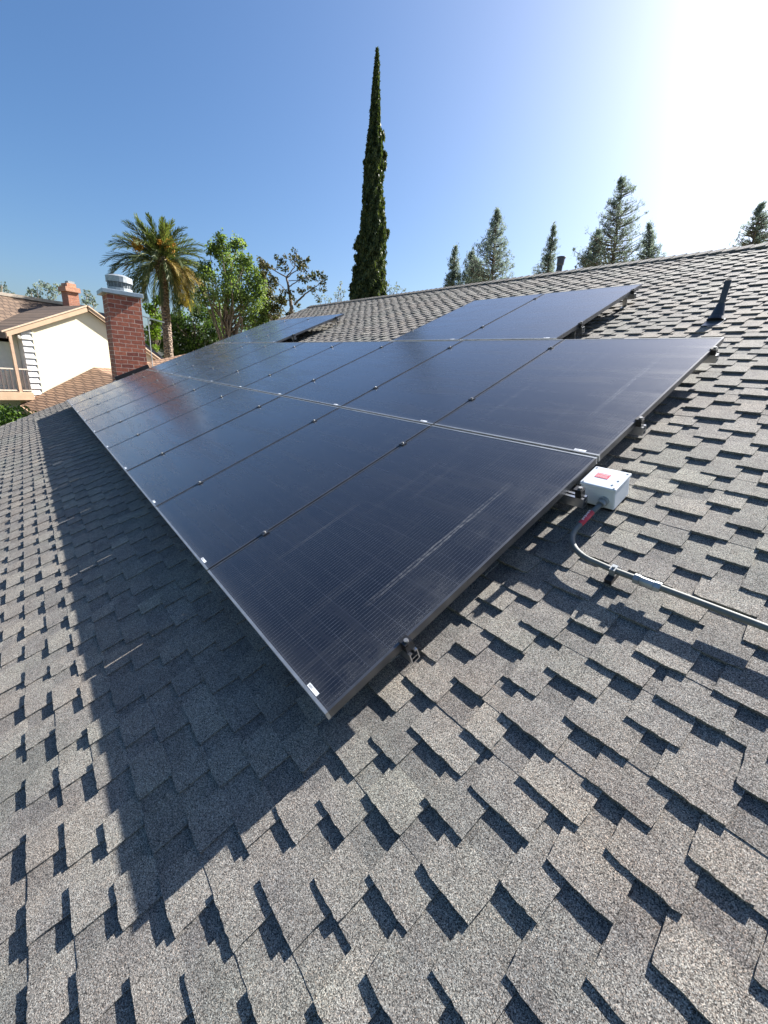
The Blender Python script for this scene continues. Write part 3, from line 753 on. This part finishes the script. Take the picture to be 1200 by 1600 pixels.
# balcony
pz = N(31, 612); pt = N(16, 532); 
bal_x0, bal_x1 = XN - .74, XN + .25
yp = pz.y
b = MB(); b.box(bal_x0, bal_x1, yb0, ys0 - .012, pz.z - .32, pz.z - .02); b.build('balcony_deck', M_FASC, nb)
b = MB(); b.box(bal_x1 - .17, bal_x1 - .07, yp - .06, yp + .04, pz.z - .019, fl.z + .15)
b.build('balcony_post', plain('tan_post', (.50, .33, .22), .6), nb)
rz = N(20, 575).z
bal = MB(); xr = bal_x1 - .12
for (a, c) in ((yb0, yp - .11), (yp + .07, ys0 - .02)):
    bal.box(xr - .03, xr + .03, a, c, rz - .05, rz); bal.box(xr - .025, xr + .025, a, c, pz.z + .04, pz.z + .09)
br = bal.build('balustrade', plain('pale_rail_wood', (.58, .50, .40), .6), nb)
b = MB(); y = yp - .25; M_BAL = plain('shade_dark_baluster', (.10, .08, .07), .7)  # shade on the balusters is put into their dark colour
while y > yb0: b.box(xr - .02, xr + .02, y, y + .05, pz.z + .091, rz - .051); y -= .155
y = yp + .16
while y < ys0 - .1: b.box(xr - .02, xr + .02, y, y + .05, pz.z + .091, rz - .051); y += .125
b.build('balusters', M_BAL, br)
b = MB(); b.box(bal_x0 + .2, bal_x1 - .1, ys0 - .3, ys0 - .02, GZ, pz.z - .321); b.build('deck_support', M_FASC, nb)
b = MB(); g0 = N(25, 526); b.tube([(XN + .3, g0.y, g0.z), (XN + .42, g0.y, g0.z - .02)], .06, 10); b.build('flood_light', plain('lamp_white', (.7, .68, .6), .4), nb)
# lower roof in front of the gable wall
XL = XN + .02
A_, B_ = onX(30, 632, XL), onX(147, 574, XL)
sl = (B_.z - A_.z) / (B_.y - A_.y)
ex = XN + 6.2
def lz(y): return B_.z + (y - B_.y) * sl
b = MB(); yl, yr = A_.y, B_.y
# hip-like plane: falls towards -Y and towards us
fallx = .16
def P3(x, y): return Vector((x, y, (lz(min(y, yr))) - fallx * (x - XL)))
b.add([P3(XL, yl), P3(ex, yl), P3(ex, yr), P3(XL, yr)], [(0, 1, 2, 3)])
b.add([P3(XL, yr), P3(ex, yr), P3(ex, yr) + Vector((0, 6, 0)), P3(XL, yr) + Vector((0, 6, 0))], [(0, 1, 2, 3)])
b.add([p - Vector((0, 0, .10)) for p in (P3(XL, yl), P3(ex, yl), P3(ex, yr), P3(XL, yr))], [(3, 2, 1, 0)])
b.add([P3(XL, yl), P3(ex, yl), P3(ex, yl) - Vector((0, 0, .1)), P3(XL, yl) - Vector((0, 0, .1))], [(3, 2, 1, 0)])
b.build('lower_roof', M_TILEO, nb)
b = MB(); b.bar(P3(XL, yl) + Vector((0, -.02, -.10)), P3(ex, yl) + Vector((0, -.02, -.10)), .03, .20); b.build('lower_fascia', M_FASC, nb)
b = MB(); zz = P3(ex, yl).z - .25; b.box(XL + .1, ex - .5, yl + .55, yr + 6, GZ, zz); b.build('lower_wall', M_STUC, nb)
# roof piece right of the chimney
b = MB(); q0 = onX(222, 567, XN + 3); q1 = onX(300, 551, XN + 3)
b.add([q0, q1, q1 + Vector((3.5, 0, -1.6)), q0 + Vector((3.5, 0, -1.3))], [(3, 2, 1, 0)])
b.add([q + Vector((0, 0, -.08)) for q in (q0, q1, q1 + Vector((3.5, 0, -1.6)), q0 + Vector((3.5, 0, -1.3)))], [(0, 1, 2, 3)])
b.build('rear_roof', M_TILEO, nb)

MB = _MB; onX = _onX
# ------------------------------------------------------------------ trees
BARK = bark_mat('grey_brown_bark', (.16, .12, .09)); 
def limb(b, a, c, r0, r1, rnd, seg=5, wob=.06):
    a = Vector(a); c = Vector(c); L = (c - a).length; pts = []; 
    for k in range(seg + 1):
        t = k / seg; p = a.lerp(c, t)
        if 0 < k < seg: p += Vector((rnd.uniform(-1, 1), rnd.uniform(-1, 1), rnd.uniform(-.5, .9))) * wob * L
        pts.append(p)
    b.tube(pts, [r0 + (r1 - r0) * k / seg for k in range(seg + 1)], 7)
def crown_pts(clumps, dens, shell=.55, rng=RNG):
    out = []; tn = []
    for (c, r) in clumps:
        n = max(12, int(dens * r[0] * r[1] * r[2] ** .0 * 1.0))
        d = rng.normal(size=(n, 3)); d /= np.linalg.norm(d, axis=1)[:, None]
        rad = shell + (1.12 - shell) * rng.random((n, 1)) ** .8
        lump = 1 + .18 * np.sin(d[:, :1] * 7 + c[0] * 3) * np.cos(d[:, 1:2] * 6 + c[2] * 2)
        out.append(np.array(c) + d * rad * lump * np.array(r)); tn.append(np.full(n, rng.random()) * .6 + rng.random(n) * .4)
    return np.concatenate(out), np.concatenate(tn)
def leafy(name, label, cat, D, clumps_px, mat, leaf, dens, base_px, group=None, trunk_r=.2, depth=1.0, squash=1.0, seed=1, skel=None, bark=BARK, up=0, shell=.5, asp=.55):
    rng = np.random.default_rng(seed); rnd = random.Random(seed)
    bp = at(base_px[0], base_px[1], D); base = Vector((bp.x, bp.y, GZ))
    t = empty(name, label, cat, Matrix.Translation(base), group)
    cl = []
    for (px, py, r) in clumps_px:
        rr_ = r * pxs(px, py, D); c = at(px, py, D + rng.uniform(-1, 1) * depth)
        sub = max(1, int(4.5 + r / 5)) if r > 8 else 1
        for _ in range(sub * sub if sub > 1 else 1):
            if sub == 1: cl.append((tuple(c), (rr_, rr_, rr_ * squash)))
            else:
                d = rng.normal(size=3); d /= np.linalg.norm(d); f = rng.random() ** .4 * .8
                q = rr_ * rng.uniform(.22, .42); cl.append((tuple(np.array(c) + d * f * rr_), (q, q, q * squash * .85)))
    P, T = crown_pts(cl, dens / (leaf * leaf) * .15, shell, rng)
    V = leaf_quads(P, leaf, leaf * asp, up, rng)
    b = MB()
    if skel:
        for (a, c, r0, r1) in skel:
            A = Vector((base.x, base.y, GZ)) if a is None else at(a[0], a[1], D + (a[2] if len(a) > 2 else 0)); limb(b, A, at(c[0], c[1], D + (c[2] if len(c) > 2 else 0)), r0, r1, rnd, 6, .03)
    else:
        ctr = at(clumps_px[0][0], clumps_px[0][1], D); zc = (base.z + ctr.z) / 2; mid = base.lerp(ctr, .45)
        limb(b, base - Vector((0, 0, .2)), mid, trunk_r, trunk_r * .7, rnd, 6, .02); limb(b, mid, ctr, trunk_r * .7, trunk_r * .15, rnd, 6, .03)
        for (c, r) in cl[::max(1, len(cl) // 40)]:
            s = mid.lerp(ctr, rnd.random() * .7); limb(b, s, c, trunk_r * .25, .015, rnd, 5, .05)
    b.build('trunk', bark, t, smooth=True)
    np_obj('crown', V, T, mat, t)
    return t

L_MID = leaf_mat('green_leaves', (.035, .060, .022), (.125, .175, .060), (.29, .35, .14), .45)
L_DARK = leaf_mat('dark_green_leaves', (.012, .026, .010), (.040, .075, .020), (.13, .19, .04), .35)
L_BRT = leaf_mat('yellow_green_leaves', (.035, .065, .012), (.12, .19, .025), (.26, .34, .05), .5)
L_OLIVE = leaf_mat('olive_leaves', (.030, .034, .015), (.085, .085, .036), (.16, .12, .055), .3)
L_CYP = leaf_mat('cypress_foliage', (.016, .026, .012), (.050, .070, .028), (.125, .135, .055), .25)
L_PINE = leaf_mat('pine_needles', (.11, .13, .12), (.18, .21, .185), (.28, .31, .26), .45, .6, (1.0, 1.1, .9))
L_HED = leaf_mat('hedge_leaves', (.020, .045, .012), (.065, .12, .022), (.20, .27, .06), .35)

leafy('broadleaf_tree', 'tall light green leafy tree just right of the palm', 'tree', 30,
      [(352, 450, 34), (346, 378, 15), (372, 384, 15), (333, 392, 14), (352, 402, 22), (381, 408, 18), (390, 432, 24), (322, 425, 20), (375, 465, 28), (404, 448, 18), (408, 476, 22), (320, 462, 24), (345, 490, 30), (385, 500, 28), (410, 505, 16), (345, 362, 7), (368, 368, 8), (330, 375, 8), (395, 470, 22), (360, 425, 22)],
      L_MID, .075, 1.2, (360, 560), depth=1.6, seed=3, shell=.15, trunk_r=.28)
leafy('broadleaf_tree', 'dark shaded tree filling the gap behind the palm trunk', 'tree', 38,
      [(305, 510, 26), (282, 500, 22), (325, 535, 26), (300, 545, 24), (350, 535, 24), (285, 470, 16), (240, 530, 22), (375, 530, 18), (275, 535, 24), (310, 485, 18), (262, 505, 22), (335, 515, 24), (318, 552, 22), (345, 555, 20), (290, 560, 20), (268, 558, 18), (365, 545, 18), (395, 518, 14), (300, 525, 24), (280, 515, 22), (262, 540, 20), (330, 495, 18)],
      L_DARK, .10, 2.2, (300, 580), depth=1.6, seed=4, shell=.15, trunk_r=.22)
leafy('broadleaf_tree', 'bright yellow green shrubby tree left of the palm trunk', 'tree', 36,
      [(237, 483, 14), (240, 520, 15), (236, 545, 14), (245, 500, 12), (288, 490, 7), (247, 470, 9)],
      L_BRT, .085, 1.3, (240, 570), depth=.6, seed=5, trunk_r=.12)
leafy('broadleaf_tree', 'olive brown feathery tree between the leafy tree and the bare branched one', 'tree', 31,
      [(412, 415, 9), (408, 432, 11), (424, 440, 12), (420, 462, 15), (432, 484, 13), (412, 490, 15), (440, 470, 9), (404, 405, 6), (455, 492, 9), (470, 488, 7), (395, 500, 12), (430, 500, 10)],
      L_OLIVE, .07, 2.4, (425, 540), depth=1.0, seed=6, trunk_r=.16)
zz_ = lambda X, Y: (360 + X / 6, 370 + Y / 6)
sk = [(None, zz_(580, 720), 0.161, 0.124), (zz_(580, 720), zz_(560, 560), 0.124, 0.093), (zz_(560, 560), zz_(525, 380), 0.093, 0.056), (zz_(525, 380), zz_(600, 290), 0.043, 0.025), (zz_(530, 385), zz_(660, 280), 0.037, 0.019),
      (zz_(525, 380), zz_(420, 320), 0.043, 0.025), (zz_(420, 320), zz_(350, 260), 0.025, 0.012), (zz_(555, 465), zz_(630, 415), 0.037, 0.025), (zz_(630, 415), zz_(760, 370), 0.025, 0.012), (zz_(545, 412), zz_(640, 410), 0.025, 0.019),
      (zz_(600, 640), zz_(700, 535), 0.062, 0.050), (zz_(700, 535), zz_(810, 460), 0.043, 0.025), (zz_(810, 460), zz_(860, 420), 0.019, 0.012), (zz_(550, 540), zz_(480, 460), 0.037, 0.019), (zz_(480, 460), zz_(390, 400), 0.019, 0.012),
      (zz_(560, 600), zz_(470, 580), 0.031, 0.012), (zz_(600, 290), zz_(610, 180), 0.025, 0.012), (zz_(600, 290), zz_(540, 200), 0.019, 0.012), (zz_(420, 320), zz_(450, 230), 0.019, 0.009)]
cz = [(600, 130, 4), (570, 190, 5), (610, 190, 5), (640, 200, 5), (610, 235, 6), (660, 240, 6), (690, 240, 5), (725, 215, 4), (690, 290, 6), (650, 290, 5), (510, 190, 4), (430, 195, 4), (460, 220, 4), (480, 240, 4), (500, 250, 4), (460, 280, 4), (505, 315, 4), (530, 290, 4),
      (660, 390, 6), (700, 400, 6), (740, 380, 5), (770, 360, 5), (820, 340, 5), (790, 380, 5), (850, 360, 5), (880, 380, 5), (870, 430, 5), (840, 430, 4), (885, 490, 4), (850, 500, 4), (640, 500, 4), (660, 520, 4), (690, 505, 4), (735, 480, 4), (770, 515, 4), (790, 490, 4), (810, 560, 4), (830, 600, 4),
      (350, 330, 5), (300, 270, 6), (290, 230, 5), (350, 270, 5), (390, 290, 4), (400, 390, 4), (430, 420, 4), (420, 470, 4), (480, 510, 5), (520, 530, 4), (560, 520, 5), (570, 570, 5), (480, 560, 4), (440, 600, 4), (640, 650, 4), (600, 600, 4)]
leafy('open_branched_tree', 'sparse dark tree with bare forked limbs and tufted branch tips', 'tree', 29,
      [(*zz_(a, c), r * 1.15) for a, c, r in cz], leaf_mat('tufted_dark_leaves', (.020, .026, .016), (.055, .060, .034), (.13, .095, .055), .25), .08, 34, (457, 540), depth=.7, seed=8, shell=.2, skel=sk)
leafy('small_tree', 'small sparse tree top peeking over the ridge left of the cypress', 'tree', 34,
      [(533, 442, 3), (530, 451, 4), (524, 459, 5), (537, 456, 4), (531, 464, 6), (506, 464, 4), (499, 469, 4), (514, 468, 5)], L_PINE, .07, 18, (530, 500), depth=.4, seed=9, trunk_r=.08)
leafy('small_tree', 'small pale tree top peeking over the ridge right of the cypress', 'tree', 36,
      [(606, 441, 3), (609, 449, 5), (620, 444, 3), (622, 451, 5), (631, 452, 4), (614, 455, 6)], L_PINE, .07, 18, (615, 500), depth=.4, seed=10, trunk_r=.08)

# cypress
def cypress():
    D = 22.0; rng = np.random.default_rng(21)
    pf = [(60, 338, 342), (80, 334, 346), (130, 329, 351), (200, 320, 353), (300, 311, 354), (400, 301, 356), (500, 295, 358), (600, 284, 373), (750, 265, 382), (900, 254, 372), (1050, 247, 386), (1150, 240, 400), (1230, 232, 396), (1300, 226, 392), (1400, 215, 387), (1540, 190, 394)]
    bp = at(500 + 292 / 3.81, 60 + 1540 / 3.81, D)
    t = empty('cypress_tree', 'tall narrow dark italian cypress rising above the ridge', 'tree', Matrix.Translation((bp.x, bp.y, GZ)))
    rows = []
    for (zy, x0, x1) in pf:
        a = at(500 + x0 / 3.81, 60 + zy / 3.81, D); c = at(500 + x1 / 3.81, 60 + zy / 3.81, D)
        rows.append((((a + c) / 2), (a - c).length / 2))
    l = rows[-1]; rows.append((Vector((l[0].x, l[0].y, l[0].z - 3)), l[1] * 1.1)); rows.append((Vector((l[0].x, l[0].y, GZ + .6)), l[1] * .7))
    Z = np.array([r[0].z for r in rows])[::-1]; X = np.array([r[0].x for r in rows])[::-1]; Y = np.array([r[0].y for r in rows])[::-1]; Rr = np.array([r[1] for r in rows])[::-1]
    n = 78000
    zs = Z[0] + (Z[-1] - Z[0]) * rng.random(n * 2) ; rad = np.interp(zs, Z, Rr)
    keep = rng.random(n * 2) < (rad / Rr.max()) * .95 + .05; zs = zs[keep][:n]; rad = rad[keep][:n]; n = len(zs)
    th = rng.random(n) * 2 * np.pi
    lump = .90 + .09 * np.sin(th * 5 + zs * 2.3) * np.sin(zs * 4.1 + th * 2) + .08 * np.sin(th * 9 - zs * 5.3 + 2 * np.sin(zs * 1.7)) + .05 * rng.normal(size=n)
    rr2 = rad * lump * (1 - .22 * rng.random(n) ** 2)
    P = np.stack([np.interp(zs, Z, X) + rr2 * np.cos(th), np.interp(zs, Z, Y) + rr2 * np.sin(th), zs], 1)
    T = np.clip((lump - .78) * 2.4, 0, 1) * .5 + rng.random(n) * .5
    # loose side shoots on the lower left
    ex_ = []; et = []
    for (zx, zy, r) in [(232, 1200, 4), (224, 1235, 5), (222, 1310, 4), (214, 1385, 5), (208, 1440, 4), (196, 1500, 5), (190, 1475, 3), (400, 1160, 3), (240, 1480, 9), (200, 1530, 6), (385, 700, 3), (383, 760, 3), (372, 580, 3)]:
        c = np.array(at(500 + zx / 3.81, 60 + zy / 3.81, D)); q = r / 3.81 * 3.2 * pxs(560, 400, D)
        d = rng.normal(size=(420, 3)) * .5; ex_.append(c + d * np.array([q, q, q * 1.5])); et.append(rng.random(420))
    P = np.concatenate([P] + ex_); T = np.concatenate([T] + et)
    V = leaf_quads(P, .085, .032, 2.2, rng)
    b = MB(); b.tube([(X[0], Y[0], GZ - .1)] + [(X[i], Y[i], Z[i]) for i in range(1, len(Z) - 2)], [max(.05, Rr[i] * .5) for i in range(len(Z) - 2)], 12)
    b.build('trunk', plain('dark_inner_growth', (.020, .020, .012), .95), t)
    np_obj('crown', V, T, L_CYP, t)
cypress()

# pines
def pine(label, D, top, base, prof, seed, lean=0, dens=1.0, extra=()):
    """prof: (height fraction from the top, half width px left, right)"""
    rng = np.random.default_rng(seed); rnd = random.Random(seed)
    bp = at(base[0], base[1], D); tp = at(top[0], top[1], D); s = pxs(base[0], base[1], D)
    B = Vector((bp.x, bp.y, GZ))
    t = empty('pine_tree', label, 'tree', Matrix.Translation(B), 'tall thin pines beyond the ridge')
    right = (at(base[0] + 30, base[1], D) - at(base[0] - 30, base[1], D)); right.z = 0; right.normalize()
    fwd = Vector((-right.y, right.x, 0))
    b = MB(); b.tube([B - Vector((0, 0, .2)), B.lerp(Vector((bp.x, bp.y, bp.z)), .7), bp, bp.lerp(tp, .5), tp], [.26, .22, .16, .09, .02], 8)
    P = []; T = []
    hf = [p[0] for p in prof]; hl = [p[1] for p in prof]; hr = [p[2] for p in prof]
    H = (tp.z - bp.z)
    nl = int(34 * dens) + 10
    for i in range(nl):
        f = (i + rnd.random()) / nl * 1.25
        c = tp.lerp(bp, f) if f <= 1 else bp - Vector((0, 0, (f - 1) * H))
        for k in range(3 + int(f * 3)):
            a = rnd.random() * 2 * math.pi
            ca, sa = math.cos(a), math.sin(a)
            wl = np.interp(min(f, 1), hf, hl if ca < 0 else hr) * s
            reach = wl * rnd.uniform(.5, 1.15)
            dz = reach * rnd.uniform(.12, .42)
            e = c + (right * ca + fwd * sa) * reach + Vector((0, 0, dz))
            b.tube([c, c.lerp(e, .5) - Vector((0, 0, dz * .22)), e], [.035, .025, .01], 5)
            for q in (1.0, .72, .48):
                if q < 1 and rnd.random() < .55: continue
                g = c.lerp(e, q); n = int(15 + 11 * rnd.random()); r = (.18 + .20 * rnd.random()) * (s / .075) * .85
                d = rng.normal(size=(n, 3)) * np.array([r * .5, r * .5, r * .62]); d[:, 2] += r * .4
                P.append(np.array(g) + d); T.append(np.full(n, rnd.random() * .5) + rng.random(n) * .5)
    for (px, py, r) in extra:
        c = np.array(at(px, py, D)); q = r * s; n = int(30 * r); P.append(c + rng.normal(size=(n, 3)) * q * .5); T.append(rng.random(n))
    P = np.concatenate(P); T = np.concatenate(T)
    b.build('trunk', BARK, t)
    np_obj('crown', leaf_quads(P, .15 * s / .075, .03 * s / .075, 1.4, rng), T, L_PINE, t)
pine('small slim pine, leftmost of the row beyond the ridge', 44, (712, 388), (706, 444), [(0, 1, 1), (.3, 7, 6), (.6, 9, 8), (1, 12, 12)], 31, dens=.45)
pine('broad pine with a left shoulder, right of the slim leftmost pine', 44, (777, 330), (768, 442), [(0, 2, 2), (.15, 8, 8), (.35, 15, 15), (.6, 30, 24), (.8, 42, 30), (1, 48, 32)], 32, dens=1.5)
pine('low pine between the slim one and the broad one', 46, (737, 396), (742, 442), [(0, 2, 2), (.3, 9, 9), (.7, 18, 18), (1, 26, 24)], 38, dens=.8)
pine('slender pine just left of the ridge vent pipe', 42, (866, 353), (856, 428), [(0, 1, 1), (.2, 5, 4), (.5, 9, 8), (.8, 16, 12), (1, 22, 15)], 33, dens=.6)
pine('tallest broad pine right of the ridge vent pipe', 42, (973, 280), (957, 414), [(0, 3, 3), (.1, 10, 12), (.3, 18, 26), (.5, 30, 36), (.7, 40, 40), (.85, 60, 50), (1, 66, 56)], 34, dens=1.9)
pine('low broad pine tucked against the left side of the tallest one', 43, (934, 362), (925, 416), [(0, 2, 2), (.3, 9, 9), (.6, 18, 18), (1, 28, 26)], 39, dens=.9)
pine('short pine tucked against the right side of the tallest one', 40, (1014, 352), (1016, 405), [(0, 2, 2), (.3, 7, 7), (.6, 12, 12), (1, 20, 22)], 35, dens=.6)
pine('pine at the right edge of the view above the ridge', 40, (1188, 320), (1176, 392), [(0, 3, 5), (.3, 14, 16), (.6, 24, 30), (.8, 32, 40), (1, 40, 46)], 36, dens=1.3)

# distant trees behind the neighbour's house
for (D, cl, sd_, lab) in ((55, [(3, 446, 7), (-6, 450, 9), (12, 456, 6), (-2, 460, 8), (20, 462, 5)], 41, 'dark far tree at the left edge above the brown roof'),
                          (52, [(48, 455, 7), (58, 448, 7), (67, 444, 7), (76, 450, 8), (88, 450, 8), (95, 456, 7), (60, 460, 8), (80, 463, 8), (45, 465, 7)], 42, 'dark far tree left of the salmon brick chimney'),
                          (50, [(136, 459, 6), (143, 466, 6), (134, 470, 7), (146, 474, 6)], 43, 'dark far tree between the two brick chimneys')):
    leafy('far_tree', lab, 'tree', D, cl, L_PINE, .12, 45.0, (cl[0][0], 500), 'far trees behind the cream house', .2, 1.2, 1.0, sd_)

# hedge bush under the balcony
def bush():
    rng = np.random.default_rng(51); c = onX(12, 640, -17.5)
    t = empty('hedge', 'rounded green hedge in the yard below the balcony', 'hedge', Matrix.Translation((c.x, c.y, GZ)))
    cl = []
    for k in range(34):
        cl.append(((c.x + rng.uniform(-1.6, 1.2), c.y + rng.uniform(-2.2, .20), -1.9 + rng.uniform(-1.3, .85)), (.5, .5, .42)))
    P, T = crown_pts(cl, 2300, .6, rng)
    np_obj('foliage', leaf_quads(P, .05, .03, 0, rng), T, L_HED, t)
    b = MB(); b.tube([(c.x, c.y - .6, GZ), (c.x, c.y - .6, -1.6)], [.12, .05], 8); b.build('stem', BARK, t)
bush()

# palm
def palm():
    D = 33.0; rnd = random.Random(77); rng = np.random.default_rng(77)
    cc = at(253, 408, D); bb = at(262, 562, D); s = pxs(255, 430, D)
    t = empty('palm_tree', 'date palm with drooping fronds and orange fruit clusters behind the brick chimney', 'palm', Matrix.Translation((bb.x, bb.y, GZ)))
    g = NG('palm_trunk'); v = g.coord(); 
    wv = g.n('ShaderNodeTexVoronoi'); wv.inputs['Scale'].default_value = 7; g.l(g.scaled(v, 1, 1, 1.5), wv.inputs['Vector'])
    g.base(g.ramp(wv.outputs['Distance'], [(.0, (.36, .27, .20)), (.35, (.26, .19, .14)), (.7, (.09, .06, .045))])); g.setv('Roughness', .9); g.bump(wv.outputs['Distance'], -.12)
    b = MB(); r = 7.6 * s
    pts = []; rs = []
    n = 44
    for k in range(n + 1):
        f = k / n; p = Vector((bb.x, bb.y, GZ)).lerp(Vector((cc.x, cc.y, cc.z - .15)), f); p.x += .10 * math.sin(f * 3); pts.append(p)
        rs.append(r * (1.15 - .35 * f) * (1 + (.07 if k % 2 else -.03)) * (1.25 if f < .05 else 1))
    b.tube(pts, rs, 14); b.build('trunk', g.mat, t, smooth=True)
    b = MB(); b.tube([cc - Vector((0, 0, 1.3)), cc - Vector((0, 0, .7)), cc, cc + Vector((0, 0, .4))], [r * .8, r * 1.5, r * 1.5, r * .5], 12); b.build('crown_shaft', g.mat, t, smooth=True)
    greens, golds = [], []; tg, to = [], []
    b = MB()
    L0 = 86 * s
    def frond(az, elv, L, droop, gold):
        h = Vector((math.cos(az), math.sin(az), 0)); pts = []; p = cc + h * .15; ang = elv; N_ = 14
        for k in range(N_ + 1):
            pts.append(p.copy()); f = k / N_
            p = p + (h * math.cos(ang) + Vector((0, 0, math.sin(ang)))) * (L / N_)
            ang -= droop * (.35 + 1.3 * f) / N_; ang = max(ang, R_(-84))
        b.tube(pts, [.035 - .028 * k / N_ for k in range(N_ + 1)], 4)
        tb = rnd.random()
        nl = 46
        for k in range(nl):
            f = .12 + .88 * k / nl; x = f * N_; i = min(int(x), N_ - 1); q = pts[i].lerp(pts[i + 1], x - i); d = (pts[i + 1] - pts[i]).normalized()
            sd0 = d.cross(Vector((0, 0, 1))); 
            if sd0.length < .05: sd0 = Vector((-h.y, h.x, 0))
            sd0.normalize(); up_ = sd0.cross(d)
            ll = L * .20 * (math.sin(math.pi * min(1, f * .86 + .12)) ** .6) * rnd.uniform(.8, 1.15) + .04
            for sg in (-1, 1):
                dr = (sd0 * sg * .36 + d * .95 + up_ * rnd.uniform(-.15, .5) + Vector((0, 0, -.12))).normalized()
                e = q + dr * ll; wv_ = d * .040
                V = [q - wv_, q + wv_, e + Vector((0, 0, -.06 * ll)) + wv_ * .55, e + Vector((0, 0, -.06 * ll)) - wv_ * .55]
                (golds if gold else greens).extend([tuple(a) for a in V]); (to if gold else tg).append(tb * .6 + rnd.random() * .4)
    for k in range(92):
        f = k / 92; az = k * 2.39996 + rnd.uniform(-.15, .15)
        elv = R_(80 - 122 * f + rnd.uniform(-8, 8)); L = L0 * (.74 + .34 * min(1, f * 1.6)) * rnd.uniform(.88, 1.05)
        frond(az, elv, L, R_(38 + 60 * f + rnd.uniform(-10, 14)), False)
    rv_ = (at(300, 440, D) - at(200, 440, D)); ra = math.atan2(rv_.y, rv_.x)
    for k in range(28):
        az = ra + rnd.uniform(-1.25, 1.05) if k < 26 else rnd.uniform(0, 6.28)
        frond(az, R_(rnd.uniform(-42, -2)), L0 * rnd.uniform(.75, 1.0), R_(rnd.uniform(45, 85)), True)
    b.build('frond_stems', plain('frond_stem', (.22, .22, .08), .6), t)
    np_obj('green_fronds', greens, np.array(tg), leaf_mat('palm_leaf', (.030, .042, .022), (.070, .092, .038), (.15, .17, .07), .3, .42), t)
    np_obj('golden_fronds', golds, np.array(to), leaf_mat('golden_palm_leaf', (.15, .095, .040), (.36, .26, .10), (.54, .43, .17), .35, .55), t)
    FR = plain('orange_dates', (.62, .32, .04), .6, 0, .3, 14)
    for (px, py) in ((214, 383), (266, 384), (248, 378)):
        o = at(px, py, D - 1.0); n = 900 if px != 248 else 250; rr3 = 6.5 * s if px != 248 else 3 * s
        d = rng.normal(size=(n, 3)) * rr3 * .5; d[:, 2] *= 1.25
        np_obj('fruit_cluster', leaf_quads(np.array(o) + d, .05, .04, 0, rng), rng.random(n), FR, t)
        b = MB(); b.tube([cc, (cc + o) / 2 + Vector((0, 0, .25)), o], .03, 6); b.build('fruit_stalk', FR, t)
palm()

# thin pole with a pale arm behind the chimney
q0 = at(222, 494, 21); q1 = at(257, 504, 21); qb = at(231, 497, 21)
t = empty('pole', 'thin grey pole with a pale crossarm between the chimney and the palm', 'pole', Matrix.Translation((qb.x, qb.y, GZ)))
b = MB(); b.tube([(qb.x, qb.y, GZ), (qb.x, qb.y, qb.z)], .018, 8); b.build('mast', M_GALV, t)
b = MB(); b.bar(q0, q1, .05, .05); b.build('crossarm', plain('pale_paint', (.75, .74, .68), .5), t)
